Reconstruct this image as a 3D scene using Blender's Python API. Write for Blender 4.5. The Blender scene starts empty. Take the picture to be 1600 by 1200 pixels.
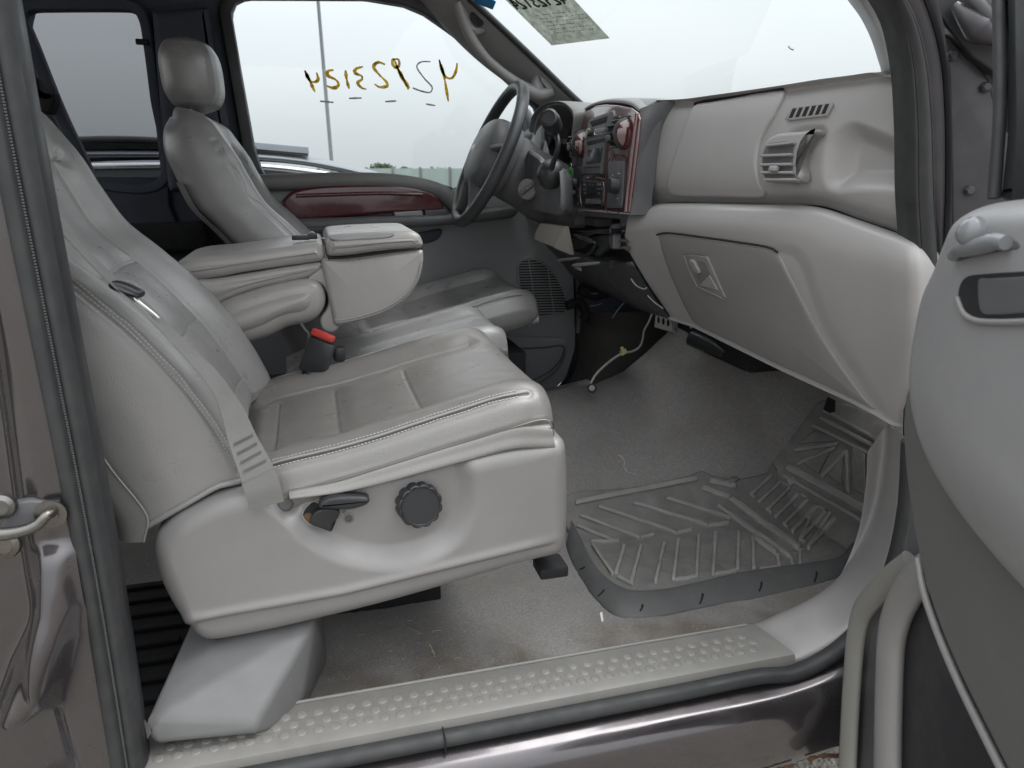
import bpy, bmesh, math, random
import numpy as np
from mathutils import Vector
from mathutils.bvhtree import BVHTree
random.seed(7); RNG = np.random.default_rng(7)
SC = bpy.context.scene
COL = SC.collection
R = math.radians

# ------------------------------------------------------------------ camera
# truck axes: X forward, Y from the open passenger door to the driver's door, Z up, sill plate at z = 0
CF = 1150.0                                   # focal length in pixels of a 1600 px wide picture
CC = np.array([0.0, -0.9, 0.78]); YAW = R(15.0); PIT = R(16.2)
cam = bpy.data.cameras.new('camera'); cam_o = bpy.data.objects.new('camera', cam); COL.objects.link(cam_o)
cam.sensor_width = 36.0; cam.lens = 36.0*CF/1600.0; cam.clip_start = 0.02; cam.clip_end = 3000
cam_o.location = CC; cam_o.rotation_euler = (R(90)-PIT, 0, -YAW)
cam.dof.use_dof = True; cam.dof.focus_distance = 1.45; cam.dof.aperture_fstop = 9.0
SC.camera = cam_o
# ------------------------------------------------------------------ light: overcast day
SC.view_settings.view_transform = 'Standard'; SC.view_settings.look = 'None'
SC.view_settings.exposure = 1.36; SC.view_settings.gamma = 1.0
SC.render.engine = 'CYCLES'
SC.cycles.max_bounces = 10; SC.cycles.diffuse_bounces = 5; SC.cycles.glossy_bounces = 4
SC.cycles.transparent_max_bounces = 12; SC.cycles.transmission_bounces = 6
SC.cycles.sample_clamp_indirect = 4.0; SC.cycles.use_denoising = True
SUN_EL, SUN_AZ = R(66), R(95)                # azimuth measured from +Y towards +X
W = bpy.data.worlds.new('World'); SC.world = W; W.use_nodes = True
nt = W.node_tree; nt.nodes.clear()
def wn(t, **k):
    n = nt.nodes.new(t)
    for a, v in k.items(): setattr(n, a, v)
    return n
sky = wn('ShaderNodeTexSky', sky_type='NISHITA', sun_disc=False, sun_elevation=SUN_EL, sun_rotation=SUN_AZ,
         air_density=1.0, dust_density=4.0, ozone_density=1.0)
hsv = wn('ShaderNodeHueSaturation'); hsv.inputs['Saturation'].default_value = 0.10
tc = wn('ShaderNodeTexCoord'); mp = wn('ShaderNodeMapping'); mp.inputs['Scale'].default_value = (1.2, 1.2, 4.0)
nz = wn('ShaderNodeTexNoise'); nz.inputs['Scale'].default_value = 1.6; nz.inputs['Detail'].default_value = 6
rmp = wn('ShaderNodeValToRGB'); rmp.color_ramp.elements[0].position = 0.3; rmp.color_ramp.elements[1].position = 0.75
rmp.color_ramp.elements[0].color = (3.15, 3.32, 3.42, 1); rmp.color_ramp.elements[1].color = (3.55, 3.66, 3.72, 1)
mix = wn('ShaderNodeMixRGB'); mix.inputs[0].default_value = 0.85   # the cloud deck hides most of the clear sky
bg = wn('ShaderNodeBackground'); bg.inputs['Strength'].default_value = 0.10
wo = wn('ShaderNodeOutputWorld')
L = nt.links.new
L(sky.outputs[0], hsv.inputs['Color']); L(tc.outputs['Generated'], mp.inputs['Vector']); L(mp.outputs[0], nz.inputs['Vector'])
L(nz.outputs['Fac'], rmp.inputs[0]); L(hsv.outputs[0], mix.inputs[1]); L(rmp.outputs[0], mix.inputs[2])
# an overcast sky grows brighter from the horizon to the zenith (CIE overcast sky)
sx = wn('ShaderNodeSeparateXYZ'); L(tc.outputs['Generated'], sx.inputs[0])
mz = wn('ShaderNodeMath', operation='MAXIMUM'); mz.inputs[1].default_value = 0.0; L(sx.outputs['Z'], mz.inputs[0])
ma = wn('ShaderNodeMath', operation='MULTIPLY_ADD'); ma.inputs[1].default_value = 2.0; ma.inputs[2].default_value = 1.0; L(mz.outputs[0], ma.inputs[0])
vs = wn('ShaderNodeVectorMath', operation='SCALE'); L(mix.outputs[0], vs.inputs[0]); L(ma.outputs[0], vs.inputs['Scale'])
L(vs.outputs[0], bg.inputs['Color']); L(bg.outputs[0], wo.inputs['Surface'])
sun = bpy.data.lights.new('sun', 'SUN'); sun.energy = 0.5; sun.angle = R(35); sun.color = (1.0, 0.985, 0.96)
sun_o = bpy.data.objects.new('sun', sun); COL.objects.link(sun_o)
sd = Vector((math.cos(SUN_EL)*math.sin(SUN_AZ), math.cos(SUN_EL)*math.cos(SUN_AZ), math.sin(SUN_EL)))
sun_o.rotation_euler = sd.to_track_quat('Z', 'Y').to_euler(); sun_o.location = (0, -5, 8)

# ------------------------------------------------------------------ pixel rays on to real planes and surfaces
_f = np.array([math.sin(YAW)*math.cos(PIT), math.cos(YAW)*math.cos(PIT), -math.sin(PIT)])
_r = np.array([math.cos(YAW), -math.sin(YAW), 0.0]); _u = np.cross(_r, _f)
def ray(x, y): return _f + _r*(x-800)/CF + _u*(600-y)/CF
def P(x, y, X=None, Y=None, Z=None):
    d = ray(x, y)
    if X is not None: t = (X-CC[0])/d[0]
    elif Y is not None: t = (Y-CC[1])/d[1]
    else: t = (Z-CC[2])/d[2]
    return CC + d*t
def PP(x, y, p0, n):
    d = ray(x, y); return CC + d*(np.dot(np.array(p0)-CC, n)/np.dot(d, n))
def PL(pts, **k): return [P(x, y, **k) for x, y in pts]

# ------------------------------------------------------------------ objects
def thing(name, label, cat, loc=(0, 0, 0), group=None):
    o = bpy.data.objects.new(name, None); COL.objects.link(o); o.location = loc; o.empty_display_size = 0.05
    o['label'] = label; o['category'] = cat
    if group: o['group'] = group
    o['_loc'] = list(loc); return o
def wloc(o):
    return Vector(o['_loc']) if o is not None and '_loc' in o.keys() else Vector((0, 0, 0))
def tag(o, label, cat, group=None):
    o['label'] = label; o['category'] = cat
    if group: o['group'] = group
    return o
GEO = {}
def mk(name, V, F, m, parent=None, smooth=True, sharp=35, kind=None):
    me = bpy.data.meshes.new(name); V = np.asarray(V, float)
    off = np.array(wloc(parent)) if parent is not None else np.zeros(3)
    me.from_pydata((V-off).tolist(), [], [tuple(int(i) for i in f) for f in F]); me.update()
    if smooth:
        me.shade_smooth()
        if sharp: me.set_sharp_from_angle(angle=R(sharp))
    me.materials.append(m)
    o = bpy.data.objects.new(name, me); COL.objects.link(o)
    if parent is not None:
        o.parent = parent; o['_loc'] = list(off)
    if kind: o['kind'] = kind
    GEO[o.name] = (V, F)
    return o
def dup(o, dx=(0, 0, 0), parent=None, mesh=None):
    c = o.copy(); COL.objects.link(c); c.location = o.location + Vector(dx)
    if parent is not None: c.parent = parent
    return c
_bv = {}
def hit(o, x, y, lift=0.0):
    """point where the line of sight through pixel (x, y) meets object o's surface"""
    os_ = o if isinstance(o, (list, tuple)) else [o]
    best = None; d = Vector(ray(x, y)).normalized()
    for q in os_:
        if q.name not in _bv:
            V, F = GEO[q.name]; _bv[q.name] = BVHTree.FromPolygons([tuple(v) for v in V], [tuple(int(i) for i in f) for f in F])
        h = _bv[q.name].ray_cast(Vector(CC), d)
        if h[0] is not None and (best is None or h[3] < best[2]): best = (np.array(h[0]), np.array(h[1]), h[3])
    if best is None: return None, None
    p, n, _ = best
    if np.dot(n, np.array(d)) > 0: n = -n
    return p + n*lift, n
def hits(o, pts, lift=0.0, n=None):
    if n: pts = cr([(a, b, 0) for a, b in pts], n)[:, :2]
    out = [hit(o, a, b, lift)[0] for a, b in pts]
    return np.array([q for q in out if q is not None])

# ------------------------------------------------------------------ curves and meshes
def cr(pts, n, closed=False):
    """n points of even spacing along a Catmull-Rom curve through pts"""
    p = np.asarray(pts, float); k = len(p)
    if k == 2 and not closed:
        t = np.linspace(0, 1, n)[:, None]; return p[0]*(1-t)+p[1]*t
    if closed: q = np.vstack([p[-1], p, p[0], p[1]]); segs = k
    else: q = np.vstack([2*p[0]-p[1], p, 2*p[-1]-p[-2]]); segs = k-1
    m = 16; out = []
    for i in range(segs):
        a, b, c, d = q[i], q[i+1], q[i+2], q[i+3]
        # limited tangents keep corners from overshooting
        lb = np.linalg.norm(c-b)+1e-9
        t1 = (c-a)*0.5; t2 = (d-b)*0.5
        for t in (t1, t2):
            ln = np.linalg.norm(t)
            if ln > 1.0*lb: t *= lb/ln
        for s in np.linspace(0, 1, m, endpoint=False):
            out.append((2*s**3-3*s**2+1)*b+(s**3-2*s**2+s)*t1+(-2*s**3+3*s**2)*c+(s**3-s**2)*t2)
    out.append(p[0] if closed else p[-1])
    return resample(np.array(out), n, closed)
def resample(o, n, closed=False):
    o = np.asarray(o, float)
    s = np.concatenate([[0], np.cumsum(np.linalg.norm(np.diff(o, axis=0), axis=1))])
    t = np.linspace(0, s[-1], n+1)[:-1] if closed else np.linspace(0, s[-1], n)
    return np.stack([np.interp(t, s, o[:, i]) for i in range(o.shape[1])], 1)
def spl(rows, nu, nv, close=False):
    """rows (k, m, 3) of control points -> (nv, nu, 3) smooth grid; u runs along a row"""
    a = np.array([cr(r, nu, close) for r in rows])
    b = np.array([crp(a[:, j], nv) for j in range(nu)])
    return np.transpose(b, (1, 0, 2))
def crp(p, n):
    """uniform-parameter Catmull-Rom (not by length) so that rows stay rows"""
    p = np.asarray(p, float); k = len(p)
    if k == 2:
        t = np.linspace(0, 1, n)[:, None]; return p[0]*(1-t)+p[1]*t
    q = np.vstack([2*p[0]-p[1], p, 2*p[-1]-p[-2]]); out = []
    for t in np.linspace(0, k-1, n):
        i = min(int(t), k-2); s = t-i; a, b, c, d = q[i:i+4]
        out.append(0.5*((2*b)+(c-a)*s+(2*a-5*b+4*c-d)*s*s+(3*b-a-3*c+d)*s**3))
    return np.array(out)
def gridF(nv, nu, close=False, base=0):
    F = []
    for j in range(nv-1):
        for i in range(nu if close else nu-1):
            i2 = (i+1) % nu
            F.append((base+j*nu+i, base+j*nu+i2, base+(j+1)*nu+i2, base+(j+1)*nu+i))
    return F
def capfan(idx, V):
    c = V[idx].mean(0); V2 = np.vstack([V, c]); k = len(V2)-1
    return V2, [(idx[i], idx[(i+1) % len(idx)], k) for i in range(len(idx))]
def vnorm(V, F):
    """vertex normals of a quad/tri mesh"""
    N = np.zeros_like(V); Fq = np.array([f if len(f) == 4 else (f[0], f[1], f[2], f[2]) for f in F])
    n = np.cross(V[Fq[:, 2]]-V[Fq[:, 0]], V[Fq[:, 3]]-V[Fq[:, 1]])
    t = Fq[:, 2] == Fq[:, 3]
    n[t] = np.cross(V[Fq[t, 1]]-V[Fq[t, 0]], V[Fq[t, 2]]-V[Fq[t, 0]])
    for k in range(4): np.add.at(N, Fq[:, k], n)
    return N/(np.linalg.norm(N, axis=1)[:, None]+1e-12)
def dist_poly(V, line):
    best = np.full(len(V), 1e9)
    for a, b in zip(line[:-1], line[1:]):
        ab = b-a; t = np.clip(((V-a)@ab)/(ab@ab+1e-12), 0, 1)
        best = np.minimum(best, np.linalg.norm(V-(a+t[:, None]*ab), axis=1))
    return best
def carve(V, F, lines, depth=0.004, w=0.004, ridge=0.0, out=None, pad=0.0, padw=0.016):
    """press seams (3-D polylines) into a mesh along its normals; out = point that is outside"""
    N = vnorm(V, F)
    if out is not None:
        c = V.mean(0)
        if np.sum(N*(V-c)) < 0: N = -N
    V = V.copy(); D = np.full(len(V), 1e9)
    for l in lines: D = np.minimum(D, dist_poly(V, np.asarray(l)))
    V += N*(-depth*np.exp(-(D/w)**2)-pad*np.exp(-(D/padw)**2)+ridge*np.exp(-((D-2.6*w)/(1.6*w))**2))[:, None]
    return V
def pixline(V, F, pts, n=60):
    """project a pixel curve on to a mesh not linked yet"""
    bv = BVHTree.FromPolygons([tuple(v) for v in V], [tuple(int(i) for i in f) for f in F]); out = []
    for a, b in cr([(x, y, 0) for x, y in pts], n)[:, :2]:
        h = bv.ray_cast(Vector(CC), Vector(ray(a, b)).normalized())
        if h[0] is not None: out.append(np.array(h[0]))
    return np.array(out)
def frames(p):
    p = np.asarray(p, float); t = np.gradient(p, axis=0); t /= np.linalg.norm(t, axis=1)[:, None]+1e-12
    up = np.array([0, 0, 1.0]) if abs(t[0][2]) < 0.9 else np.array([1.0, 0, 0])
    A = []; a = np.cross(t[0], up); a /= np.linalg.norm(a)
    for k in range(len(p)):
        a = a-t[k]*np.dot(a, t[k]); a /= np.linalg.norm(a)+1e-12; A.append(a.copy())
    A = np.array(A); return t, A, np.cross(t, A)
def tubeVF(pts, r, n=10, sm=None, closed=False, flat=1.0):
    p = cr(pts, sm, closed) if sm else np.asarray(pts, float)
    k = len(p); r = np.interp(np.linspace(0, 1, k), np.linspace(0, 1, len(r)), r) if hasattr(r, '__len__') else np.full(k, r)
    if closed:
        t = np.roll(p, -1, 0)-np.roll(p, 1, 0); t /= np.linalg.norm(t, axis=1)[:, None]
        nrm = np.cross(p[k//3]-p[0], p[2*k//3]-p[0]); nrm /= np.linalg.norm(nrm)
        B = np.tile(nrm, (k, 1)); A = np.cross(B, t)
    else: t, A, B = frames(p)
    th = np.linspace(0, 2*math.pi, n, endpoint=False)
    V = (p[:, None, :]+r[:, None, None]*(np.cos(th)[None, :, None]*A[:, None, :]+flat*np.sin(th)[None, :, None]*B[:, None, :])).reshape(-1, 3)
    if closed:
        F = []
        for j in range(k):
            for i in range(n):
                F.append((j*n+i, j*n+(i+1) % n, ((j+1) % k)*n+(i+1) % n, ((j+1) % k)*n+i))
        return V, F
    F = gridF(k, n, True); F += [tuple(range(n))[::-1], tuple((k-1)*n+i for i in range(n))]
    return V, F
def tube(name, pts, r, m, parent=None, n=10, sm=None, closed=False, flat=1.0, **k):
    V, F = tubeVF(pts, r, n, sm, closed, flat); return mk(name, V, F, m, parent, sharp=60, **k)
def join(parts):
    Vs, Fs, b = [], [], 0
    for V, F in parts:
        V = np.asarray(V, float); Vs.append(V); Fs += [tuple(int(i)+b for i in f) for f in F]; b += len(V)
    return np.vstack(Vs), Fs
def boxVF(c, s, ax=None, bev=0.0, seg=2):
    bm = bmesh.new(); bmesh.ops.create_cube(bm, size=1.0)
    for v in bm.verts: v.co = Vector((v.co.x*s[0], v.co.y*s[1], v.co.z*s[2]))
    if bev > 0: bmesh.ops.bevel(bm, geom=list(bm.edges), offset=min(bev, min(s)*0.49), segments=seg, profile=0.5, affect='EDGES')
    V = np.array([v.co[:] for v in bm.verts]); bm.verts.index_update(); F = [tuple(v.index for v in f.verts) for f in bm.faces]; bm.free()
    if ax is not None:
        A = np.array(ax, float); A /= np.linalg.norm(A, axis=1)[:, None]; V = V@A
    return V+np.array(c), F
def box(name, c, s, m, parent=None, ax=None, bev=0.003, **k):
    V, F = boxVF(c, s, ax, bev); return mk(name, V, F, m, parent, **k)
def slabVF(outline, ext, r=0.006, seg=4, n=None, closed_smooth=True, bulge=0.0, back_r=None):
    """a traced planar outline given real thickness: front face, rounded rim of radius r, sides, back. ext = vector from front to back"""
    o = np.asarray(outline, float)
    if n: o = cr(o, n, True) if closed_smooth else resample(np.vstack([o, o[:1]]), n, True)
    ext = np.asarray(ext, float); D = np.linalg.norm(ext); w = ext/D
    c = o.mean(0); e1 = o[1]-o[0]; e1 -= w*np.dot(e1, w); e1 /= np.linalg.norm(e1); e2 = np.cross(w, e1)
    q = np.stack([(o-c)@e1, (o-c)@e2], 1); dep = (o-c)@w
    area = 0.5*np.sum(q[:, 0]*np.roll(q[:, 1], -1)-np.roll(q[:, 0], -1)*q[:, 1])
    t = np.roll(q, -1, 0)-np.roll(q, 1, 0); t /= np.linalg.norm(t, axis=1)[:, None]+1e-12
    inn = np.stack([-t[:, 1], t[:, 0]], 1)*(1 if area > 0 else -1)
    rings = []
    r = min(r, D*0.5)
    for k in range(seg+1):
        a = k/seg*math.pi/2; rings.append((q+inn*r*(1-math.sin(a)), dep+r*(1-math.cos(a))))
    br = r if back_r is None else back_r
    for k in range(seg+1):
        a = math.pi/2-k/seg*math.pi/2; rings.append((q+inn*br*(1-math.sin(a)), dep+D-br*(1-math.cos(a))))
    m = len(o); V = np.vstack([c+a[:, :1]*e1+a[:, 1:]*e2+b[:, None]*w for a, b in rings]); F = gridF(len(rings), m, True)
    if bulge:   # domed face: extra rings towards the middle
        q0, d0 = rings[0]; qm = q0.mean(0); U_, S_, Vt_ = np.linalg.svd(q0-qm); a1 = (q0-qm)@Vt_[0]; a2 = (q0-qm)@Vt_[1]
        half = max(0.0, 0.5*((a1.max()-a1.min())-(a2.max()-a2.min()))); qc = qm+np.clip(a1, -half, half)[:, None]*Vt_[0]; extra = []
        SS = (0.97, 0.93, 0.87, 0.8, 0.72, 0.64, 0.55, 0.46, 0.37, 0.28, 0.19, 0.10, 0.04)
        for s in SS:
            extra.append(c+(qc+(q0-qc)*s)@np.array([e1, e2])+(d0-bulge*(1-s*s))[:, None]*w)
        base = len(V); V = np.vstack([V]+extra); prev = 0
        for k in range(len(SS)):
            cur = base+k*m
            F += [(prev+(i+1) % m, prev+i, cur+i, cur+(i+1) % m) for i in range(m)]; prev = cur
        V, f2 = capfan(list(range(prev, prev+m)), V); F += f2
    else: F.append(tuple(range(m))[::-1])
    lb = (len(rings)-1)*m; F.append(tuple(range(lb, lb+m)))
    return V, F
def slab(name, outline, ext, m, parent=None, r=0.006, seg=4, n=None, closed_smooth=True, bulge=0.0, **k):
    V, F = slabVF(outline, ext, r, seg, n, closed_smooth, bulge); return mk(name, V, F, m, parent, **k)
def latheVF(prof, c, axis, n=32, e1=None):
    a = np.array(axis, float); a /= np.linalg.norm(a)
    if e1 is None: e1 = np.cross(a, [0.3, 0.2, 1.0])
    e1 = e1/np.linalg.norm(e1); e2 = np.cross(a, e1); th = np.linspace(0, 2*math.pi, n, endpoint=False)
    V = np.vstack([np.array(c)+a*h+r*(np.cos(th)[:, None]*e1+np.sin(th)[:, None]*e2) for r, h in prof])
    F = gridF(len(prof), n, True); F.append(tuple(range(n))[::-1]); F.append(tuple((len(prof)-1)*n+i for i in range(n)))
    return V, F
def lathe(name, prof, c, axis, m, parent=None, n=32, **k):
    V, F = latheVF(prof, c, axis, n); return mk(name, V, F, m, parent, **k)
def ribbonVF(path, wid, nrm, th=0.0015):
    """flat strap: path points, half-width vectors, normals"""
    p = np.asarray(path); w = np.asarray(wid); nn = np.asarray(nrm); k = len(p); V = []
    for i in range(k): V += [p[i]-w[i]+nn[i]*th, p[i]+w[i]+nn[i]*th, p[i]+w[i]-nn[i]*th, p[i]-w[i]-nn[i]*th]
    F = gridF(k, 4, True); F += [(3, 2, 1, 0), tuple((k-1)*4+i for i in range(4))]
    return np.array(V), F
def stitchesVF(line, nrm, pitch=0.0055, ln=0.0036, r=0.0007):
    p = np.asarray(line); L_ = np.linalg.norm(np.diff(p, axis=0), axis=1).sum(); k = max(2, int(L_/pitch))
    q = resample(p, k*2); parts = []
    for i in range(0, 2*k-1, 2):
        c = q[i]; d = q[i+1]-q[i]; l = np.linalg.norm(d)
        if l < 1e-6: continue
        d /= l; n_ = nrm[int(i/(2*k)*len(nrm))] if hasattr(nrm[0], '__len__') else np.array(nrm)
        s = np.cross(n_, d); parts.append(boxVF(c+d*ln*0.5, (ln, r*2, r*1.4), (d, s, np.cross(d, s))))
    return join(parts)
# ------------------------------------------------------------------ materials (all node based)
def mat(name, col, rough=0.5, var=0.08, vscale=6, bump=0.0, bscale=400, kind='noise', metal=0.0, coat=0.0, spec=0.5, rvar=0.1, dust=0.0,
        dcol=(0.28, 0.25, 0.21), stretch=None, alpha=None, bdist=0.001, stain=0.0, scol=(0.09, 0.06, 0.04), sscale=5):
    m = bpy.data.materials.new(name); m.use_nodes = True; n = m.node_tree.nodes; l = m.node_tree.links.new
    b = n['Principled BSDF']; b.inputs['Roughness'].default_value = rough; b.inputs['Metallic'].default_value = metal
    b.inputs['Specular IOR Level'].default_value = spec
    if coat: b.inputs['Coat Weight'].default_value = coat; b.inputs['Coat Roughness'].default_value = 0.08
    if 'wood' in name: b.inputs['Coat IOR'].default_value = 1.9
    tc = n.new('ShaderNodeTexCoord'); src = tc.outputs['Object']
    if stretch:
        mp = n.new('ShaderNodeMapping'); mp.inputs['Scale'].default_value = stretch; l(src, mp.inputs['Vector']); src = mp.outputs[0]
    nz = n.new('ShaderNodeTexNoise'); nz.inputs['Scale'].default_value = vscale; nz.inputs['Detail'].default_value = 8; nz.inputs['Roughness'].default_value = 0.6
    l(src, nz.inputs['Vector'])
    mr = n.new('ShaderNodeMapRange'); mr.inputs['From Min'].default_value = 0.25; mr.inputs['From Max'].default_value = 0.75
    mr.inputs['To Min'].default_value = 1-var; mr.inputs['To Max'].default_value = 1+var; l(nz.outputs['Fac'], mr.inputs['Value'])
    mx = n.new('ShaderNodeVectorMath'); mx.operation = 'SCALE'; mx.inputs[0].default_value = col[:3]; l(mr.outputs[0], mx.inputs['Scale'])
    out = mx.outputs[0]
    if stain:
        n3 = n.new('ShaderNodeTexNoise'); n3.inputs['Scale'].default_value = sscale; n3.inputs['Detail'].default_value = 7; l(tc.outputs['Object'], n3.inputs['Vector'])
        cr3 = n.new('ShaderNodeMapRange'); cr3.inputs['From Min'].default_value = 0.5; cr3.inputs['From Max'].default_value = 0.72; cr3.inputs['To Max'].default_value = stain
        l(n3.outputs['Fac'], cr3.inputs['Value']); m3 = n.new('ShaderNodeMixRGB'); m3.inputs[2].default_value = (*scol, 1)
        l(cr3.outputs[0], m3.inputs[0]); l(out, m3.inputs[1]); out = m3.outputs[0]
    if dust:
        n2 = n.new('ShaderNodeTexNoise'); n2.inputs['Scale'].default_value = 35; n2.inputs['Detail'].default_value = 9; l(tc.outputs['Object'], n2.inputs['Vector'])
        cr2 = n.new('ShaderNodeMapRange'); cr2.inputs['From Min'].default_value = 0.42; cr2.inputs['From Max'].default_value = 0.75; cr2.inputs['To Max'].default_value = dust
        l(n2.outputs['Fac'], cr2.inputs['Value']); m2 = n.new('ShaderNodeMixRGB'); m2.inputs[2].default_value = (*dcol, 1)
        l(cr2.outputs[0], m2.inputs[0]); l(out, m2.inputs[1]); out = m2.outputs[0]
    l(out, b.inputs['Base Color'])
    r2 = n.new('ShaderNodeMapRange'); r2.inputs['From Min'].default_value = 0.3; r2.inputs['From Max'].default_value = 0.7
    r2.inputs['To Min'].default_value = max(0.02, rough-rvar); r2.inputs['To Max'].default_value = min(1, rough+rvar)
    n4 = n.new('ShaderNodeTexNoise'); n4.inputs['Scale'].default_value = vscale*2.3; n4.inputs['Detail'].default_value = 5; l(tc.outputs['Object'], n4.inputs['Vector'])
    l(n4.outputs['Fac'], r2.inputs['Value']); l(r2.outputs[0], b.inputs['Roughness'])
    if bump:
        if kind == 'leather':
            v = n.new('ShaderNodeTexVoronoi'); v.inputs['Scale'].default_value = bscale; l(tc.outputs['Object'], v.inputs['Vector']); h = v.outputs['Distance']
            w = n.new('ShaderNodeTexNoise'); w.inputs['Scale'].default_value = 28; w.inputs['Detail'].default_value = 4; l(tc.outputs['Object'], w.inputs['Vector'])
            ad = n.new('ShaderNodeMath'); ad.operation = 'MULTIPLY_ADD'; ad.inputs[1].default_value = 1.2; l(w.outputs['Fac'], ad.inputs[0]); l(h, ad.inputs[2]); h = ad.outputs[0]
        else:
            v = n.new('ShaderNodeTexNoise'); v.inputs['Scale'].default_value = bscale; v.inputs['Detail'].default_value = 3; l(src, v.inputs['Vector']); h = v.outputs['Fac']
        bp = n.new('ShaderNodeBump'); bp.inputs['Strength'].default_value = bump; bp.inputs['Distance'].default_value = bdist
        l(h, bp.inputs['Height']); l(bp.outputs[0], b.inputs['Normal'])
    return m
def backlit(name, col, tcol, fac=0.6, vscale=60, var=0.3):
    m = mat(name, col, 0.8, var, vscale); n = m.node_tree.nodes; l = m.node_tree.links.new
    t = n.new('ShaderNodeBsdfTranslucent'); nz = n.new('ShaderNodeTexNoise'); nz.inputs['Scale'].default_value = vscale; nz.inputs['Detail'].default_value = 6
    tc = n.new('ShaderNodeTexCoord'); l(tc.outputs['Object'], nz.inputs['Vector']); r = n.new('ShaderNodeMapRange'); r.inputs['From Min'].default_value = .3; r.inputs['From Max'].default_value = .7
    r.inputs['To Min'].default_value = 1-var; r.inputs['To Max'].default_value = 1+var*.4; l(nz.outputs['Fac'], r.inputs['Value'])
    v = n.new('ShaderNodeVectorMath'); v.operation = 'SCALE'; v.inputs[0].default_value = tcol; l(r.outputs[0], v.inputs['Scale']); l(v.outputs[0], t.inputs['Color'])
    mx = n.new('ShaderNodeMixShader'); mx.inputs[0].default_value = fac; l(n['Principled BSDF'].outputs[0], mx.inputs[1]); l(t.outputs[0], mx.inputs[2])
    l(mx.outputs[0], n['Material Output'].inputs['Surface']); return m
def glass(name, tint=(0.93, 0.96, 0.95), rough=0.0):
    m = bpy.data.materials.new(name); m.use_nodes = True; n = m.node_tree.nodes; l = m.node_tree.links.new
    n.remove(n['Principled BSDF']); t = n.new('ShaderNodeBsdfTransparent'); t.inputs[0].default_value = (*tint, 1)
    g = n.new('ShaderNodeBsdfGlossy'); g.inputs['Roughness'].default_value = 0.02
    fr = n.new('ShaderNodeFresnel'); fr.inputs['IOR'].default_value = 1.35; mx = n.new('ShaderNodeMixShader')
    l(fr.outputs[0], mx.inputs[0]); l(t.outputs[0], mx.inputs[1]); l(g.outputs[0], mx.inputs[2]); l(mx.outputs[0], n['Material Output'].inputs['Surface'])
    return m
LEATHER = mat('grey leather', (0.255, 0.248, 0.246), 0.35, 0.08, 9, 0.35, 520, 'leather', rvar=0.10, bdist=0.0006, spec=0.95)
LEATHER_W = mat('worn grey leather', (0.185, 0.175, 0.166), 0.33, 0.10, 7, 0.32, 520, 'leather', rvar=0.08, bdist=0.0006, spec=1.0, stain=0.10, scol=(0.14, 0.13, 0.12), sscale=6)
THREAD = mat('pale thread', (0.52, 0.51, 0.49), 0.7)
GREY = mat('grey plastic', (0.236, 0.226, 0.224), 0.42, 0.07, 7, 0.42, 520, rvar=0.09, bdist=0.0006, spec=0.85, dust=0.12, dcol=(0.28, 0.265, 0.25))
LEATHER_C = mat('lightened console leather', (0.36, 0.344, 0.332), 0.36, 0.07, 9, 0.3, 520, 'leather', rvar=0.10, bdist=0.0006, spec=0.95)  # grey leather lightened in colour where the console sides lack door light
GREY_P = mat('darkened dusty grey plastic', (0.155, 0.154, 0.156), 0.50, 0.05, 6, 0.22, 900, rvar=0.08, bdist=0.0005, dust=0.15, dcol=(0.26, 0.25, 0.23))  # dusty pedestal grey, darkened in colour against the strong door-side light
GREY_DB = mat('dashboard grey plastic', (0.368, 0.354, 0.350), 0.40, 0.06, 6, 0.42, 520, rvar=0.08, bdist=0.0006, spec=0.85, dust=0.10, dcol=(0.37, 0.35, 0.335))
GREY_L = mat('pale grey plastic', (0.30, 0.29, 0.282), 0.44, 0.05, 6, 0.22, 900, rvar=0.06, bdist=0.0005)
GREY_SCUFF = mat('scuffed grey sill plastic', (0.195, 0.189, 0.180), 0.42, 0.10, 12, 0.2, 600, rvar=0.12, dust=0.4, dcol=(0.25, 0.235, 0.205), bdist=0.0005)
GREY_M = mat('mid grey plastic', (0.17, 0.167, 0.163), 0.5, 0.06, 6, 0.2, 900, rvar=0.08, bdist=0.0005)
SATIN = mat('satin grey cap', (0.20, 0.205, 0.215), 0.25, 0.05, 8, rvar=0.05)
MATRIB = mat('worn mat rib', (0.27, 0.266, 0.256), 0.6, 0.15, 20, 0.2, 500, dust=0.4, dcol=(0.26, 0.225, 0.17))
GREY_D = mat('charcoal plastic', (0.105, 0.105, 0.11), 0.48, 0.08, 8, 0.2, 900, rvar=0.1, bdist=0.0005)
DOORDK = mat('dark grey door plastic', (0.30, 0.307, 0.316), 0.5, 0.07, 7, 0.2, 900, rvar=0.08, bdist=0.0005)
BLACK = mat('black plastic', (0.022, 0.023, 0.026), 0.42, 0.1, 8, 0.15, 900, rvar=0.1, bdist=0.0004)
BLACK_M = mat('matt black', (0.012, 0.012, 0.014), 0.8, 0.1, 8)
GLOSSBLK = mat('gloss black', (0.012, 0.013, 0.015), 0.16, 0.05, 8, rvar=0.06)
SCREEN = mat('dark display', (0.014, 0.02, 0.024), 0.25, 0.05, 8, rvar=0.05)
RUBBER = mat('black rubber', (0.030, 0.031, 0.033), 0.58, 0.15, 14, 0.3, 300, rvar=0.12, dust=0.28, dcol=(0.075, 0.072, 0.068), bdist=0.0006)
RUBBER_G = mat('dark grey mat rubber', (0.088, 0.090, 0.092), 0.55, 0.12, 10, 0.2, 500, rvar=0.12, dust=0.30, dcol=(0.14, 0.125, 0.10), bdist=0.0006)
MATTOP = mat('dusty mat rubber', (0.165, 0.163, 0.158), 0.62, 0.28, 16, 0.25, 500, rvar=0.1, dust=0.4, dcol=(0.25, 0.222, 0.185), stain=0.3, scol=(0.15, 0.128, 0.105), sscale=10)
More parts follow.
